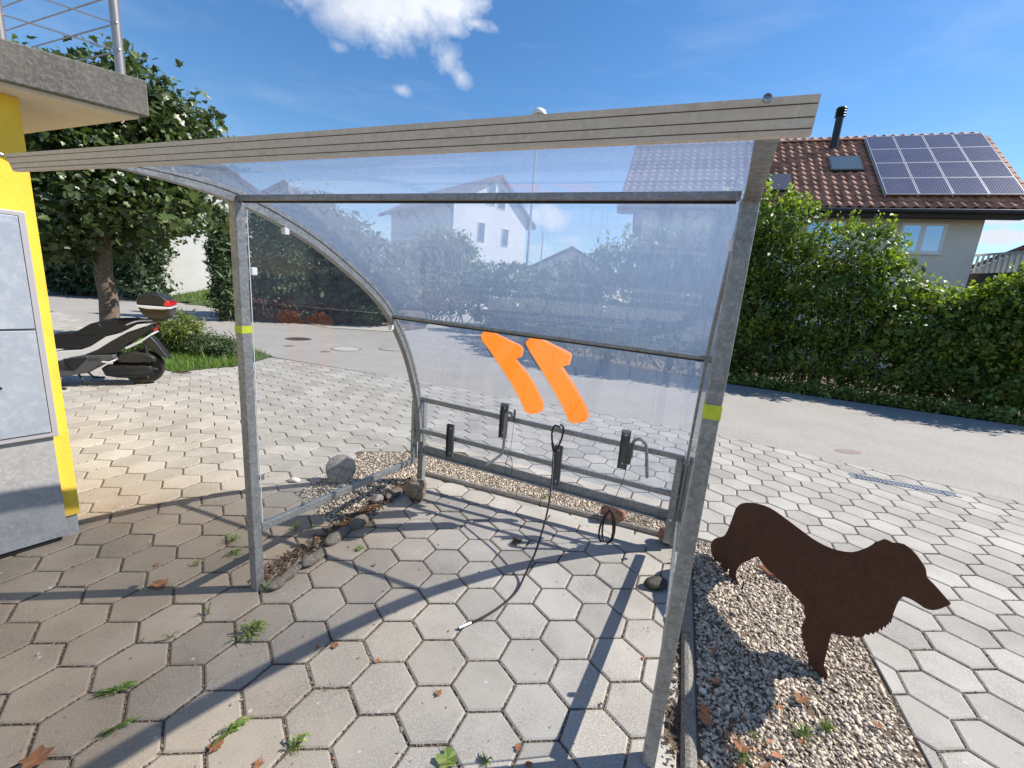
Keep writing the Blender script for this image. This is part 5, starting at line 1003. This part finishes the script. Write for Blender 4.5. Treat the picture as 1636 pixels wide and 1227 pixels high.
for a in ((400,1012,.085,34,'largest green weed, spreading from a joint near the left post',1,'greenleaf',.05),(425,945,.04,16,'small weed at the foot of the left front post',2,'greenleaf',.05),(185,1105,.065,40,'bushy low weed on the left pavers',3,'greenleaf',.02,(1.3,.35),.45),(333,982,.03,12,'thin weed in a zigzag joint below the left post shadow',4,'greenleaf',.06),(272,1020,.035,14,'weed sprig in the joint left of the largest weed',5,'greenleaf',.03,(1,.4),.6),(470,1195,.05,26,'green weed at the bottom beside an orange leaf',6,'greenleaf',.03),(190,1165,.05,20,'dark green weed in the lower left joint',7,'greenleaf',.02,(1.2,.4),.7),(315,905,.03,14,'upright weed left of the left front post',8,'greenleaf',.05),(372,865,.05,24,'weed beside the left post, nearer the building',9,'greenleaf',.05),(375,885,.055,26,'leafy weed directly left of the post in the rail shadow',10,'greenleaf',.03),(370,1170,.06,26,'brownish weed strand in the joint at the lower left',11,'greenleaf',.03,(1.5,.3),.9),(1280,1172,.05,30,'bright green seedling patch at the bottom of the pebble bed',12,'greenleaf',.03),(1318,1165,.04,26,'bright green weed right of the seedling patch',13,'greenleaf',.04),(1185,1212,.04,20,'green weed at the lower edge of the pebble bed',14,'greenleaf',.03),(1200,1175,.03,10,'tiny green shoots in the pebble bed near the kerb',15,'greenleaf',.03),(470,848,.04,20,'weed growing behind the side rail',16,'greenleaf',.06),(500,845,.03,14,'small weed among the border stones',17,'greenleaf',.04),(870,795,.035,20,'weed tuft in the narrow pebble strip',18,'greenleaf',.03),(1010,832,.04,20,'yellowish weed right of the red stone',19,'greenleaf',.04),(225,1027,.02,8,'tiny sprig left of the sprig beside the largest weed',20,'greenleaf',.02),(775,1218,.035,22,'green weed cut by the bottom edge of the view',21,'greenleaf',.02),(1105,1118,.02,6,'dry stalks by the smooth white pebble',22,'dryleaf',.02)): weed(*a)
def leaf(x,y,r,label,sd,m='dryleaf',curl=.35,z=.004):
    g=G(x,y,z); rg=np.random.default_rng(sd); mb=MB(); n=14; V=[(0,0,.004)]
    for i in range(n): a=2*math.pi*i/n; rr=r*(.55+.45*abs(math.cos(2.5*a)))*rg.uniform(.75,1.1); V.append((rr*math.cos(a),rr*math.sin(a),.003+curl*rr*rg.uniform(0,1)))
    mb.add(V,[(0,i,i%n+1) for i in range(1,n+1)]); mb.tube([(0,0,.004),(-r*1.3,r*.4,.006)],.0012,4)
    o=mb.build('fallen_leaf',m); o.location=(g[0],g[1],z); o.rotation_euler[2]=rg.uniform(0,6.28); top(o,label,'leaf'); return o
for a in ((255,935,.045,'large curled orange-brown leaf left of the left front post',1),(575,877,.03,'yellow-green curled leaf near the border stones',2,'greenleaf',.6),(598,903,.014,'small pink-brown leaf below the curled yellow-green leaf',3),(826,868,.042,'dark shrivelled leaf in the middle of the shelter floor',4,'soil',.9),(508,1035,.012,'pale small leaf on a left paver',5),(535,1032,.02,'brown leaf next to the pale small leaf',6),(603,1057,.014,'orange leaf on a paver edge below the middle',7),(484,1177,.012,'orange leaf beside the bottom weed',8),(700,1108,.016,'reddish bud scale on the centre paver',9),(60,1215,.05,'big brown leaf in the lower left corner',10),(715,1215,.045,'yellowish leaf at the bottom edge',11,'greenleaf',.4),(828,1195,.016,'small brown leaf in a joint near the bottom',12),(1280,1118,.035,'orange-brown leaf on the pebbles below the dog',13),(1245,1130,.02,'reddish leaf scrap left of the orange-brown leaf',14),(1140,1040,.02,'brown leaf scrap by the kerb in the dog\'s shadow',15),(1127,1150,.035,'pale brown curled leaf by the kerb',16),(1185,1195,.035,'ochre leaf at the bottom of the pebble bed',17),(1125,1135,.03,'tan leaf next to the pale brown curled leaf',18),(1402,1160,.02,'small tan leaf near the right edge of the pebbles',19),(345,1192,.03,'brown leaf strip along a lower left joint',20),(845,1222,.014,'orange leaf cut by the bottom edge',21),(413,1222,.02,'dark red leaf at the bottom edge left of centre',22),(250,903,.014,'little brown leaf above the large curled one',23),(960,1125,.008,'tiny black crumb on a right hand paver',24,'soil'),(1028,1052,.012,'dark leaf scrap by the right post',25)): 
    z=.004 if a[0]<1100 else .012
    leaf(*a[:5],*( (a[5],) if len(a)>5 else ()),**({'curl':a[6]} if len(a)>6 else {}),z=z)

# fine litter: crumbs, twigs and dry bits lying about and caught in the joints
def litter(name,P,size,m,label,sd,kind='kite'):
    o=leafcloud(name,P,size,m,None,sd,kind,upbias=3.); meta(o,label,kind='stuff'); return o
rg=np.random.default_rng(301); P=rg.uniform((-2.6,-.7),(2.0,3.5),(900,2)); P=P[[not any(inpoly(p,B) for B in BED) for p in P]]
litter('litter',np.c_[P,np.full(len(P),.004)],.007,'dryleaf','tiny dry crumbs scattered over the pavers',302)
# bits in the joints
J=[]
for vis,c,Q,cut in cells[:330]:
    for i in range(len(Q)):
        a,b=Q[i],Q[(i+1)%len(Q)]; L=np.linalg.norm(b-a)
        for k in range(int(rg.poisson(11*L/.136))): tt=rg.uniform(); p=a+(b-a)*tt; p=p+(p-c)/np.linalg.norm(p-c)*.004; J.append((p[0],p[1],-.006+rg.uniform(0,.006)))
litter('joint_litter',np.array(J),.0075,'stone','brown crumbs and moss caught in the joints between the pavers',303)
rg=np.random.default_rng(305); tt=rg.uniform(0,1,1500); a=np.array([-.93,.74]); b=np.array([-.30,1.98]); P=a+(b-a)*tt[:,None]+rg.normal(0,.035,(1500,2))-np.array([.04,-.02])
litter('leaf_mould',np.c_[P,rg.uniform(.0,.018,1500)],.016,'soil','dark leaf mould and soil along the border stones',306); litter('leaf_mould',np.c_[P[:500]+.01,rg.uniform(.005,.022,500)],.014,'dryleaf','dry brown leaf bits along the border stones',307)
P=np.array([SH(2.03,d) for d in rg.uniform(-1.0,1.5,900)])+rg.normal(0,.014,(900,2)); litter('leaf_mould',np.c_[P,rg.uniform(-.01,.012,900)],.016,'soil','dark soil and leaf bits between the floor and the right kerb',308)
P=np.array([SH(2.22+abs(rg.normal(0,.1)),d) for d in rg.uniform(-1.1,.3,260)]); litter('leaf_bits',np.c_[P,rg.uniform(.008,.02,260)],.022,'dryleaf','curled tan leaf bits on the pebbles beside the kerb',309)
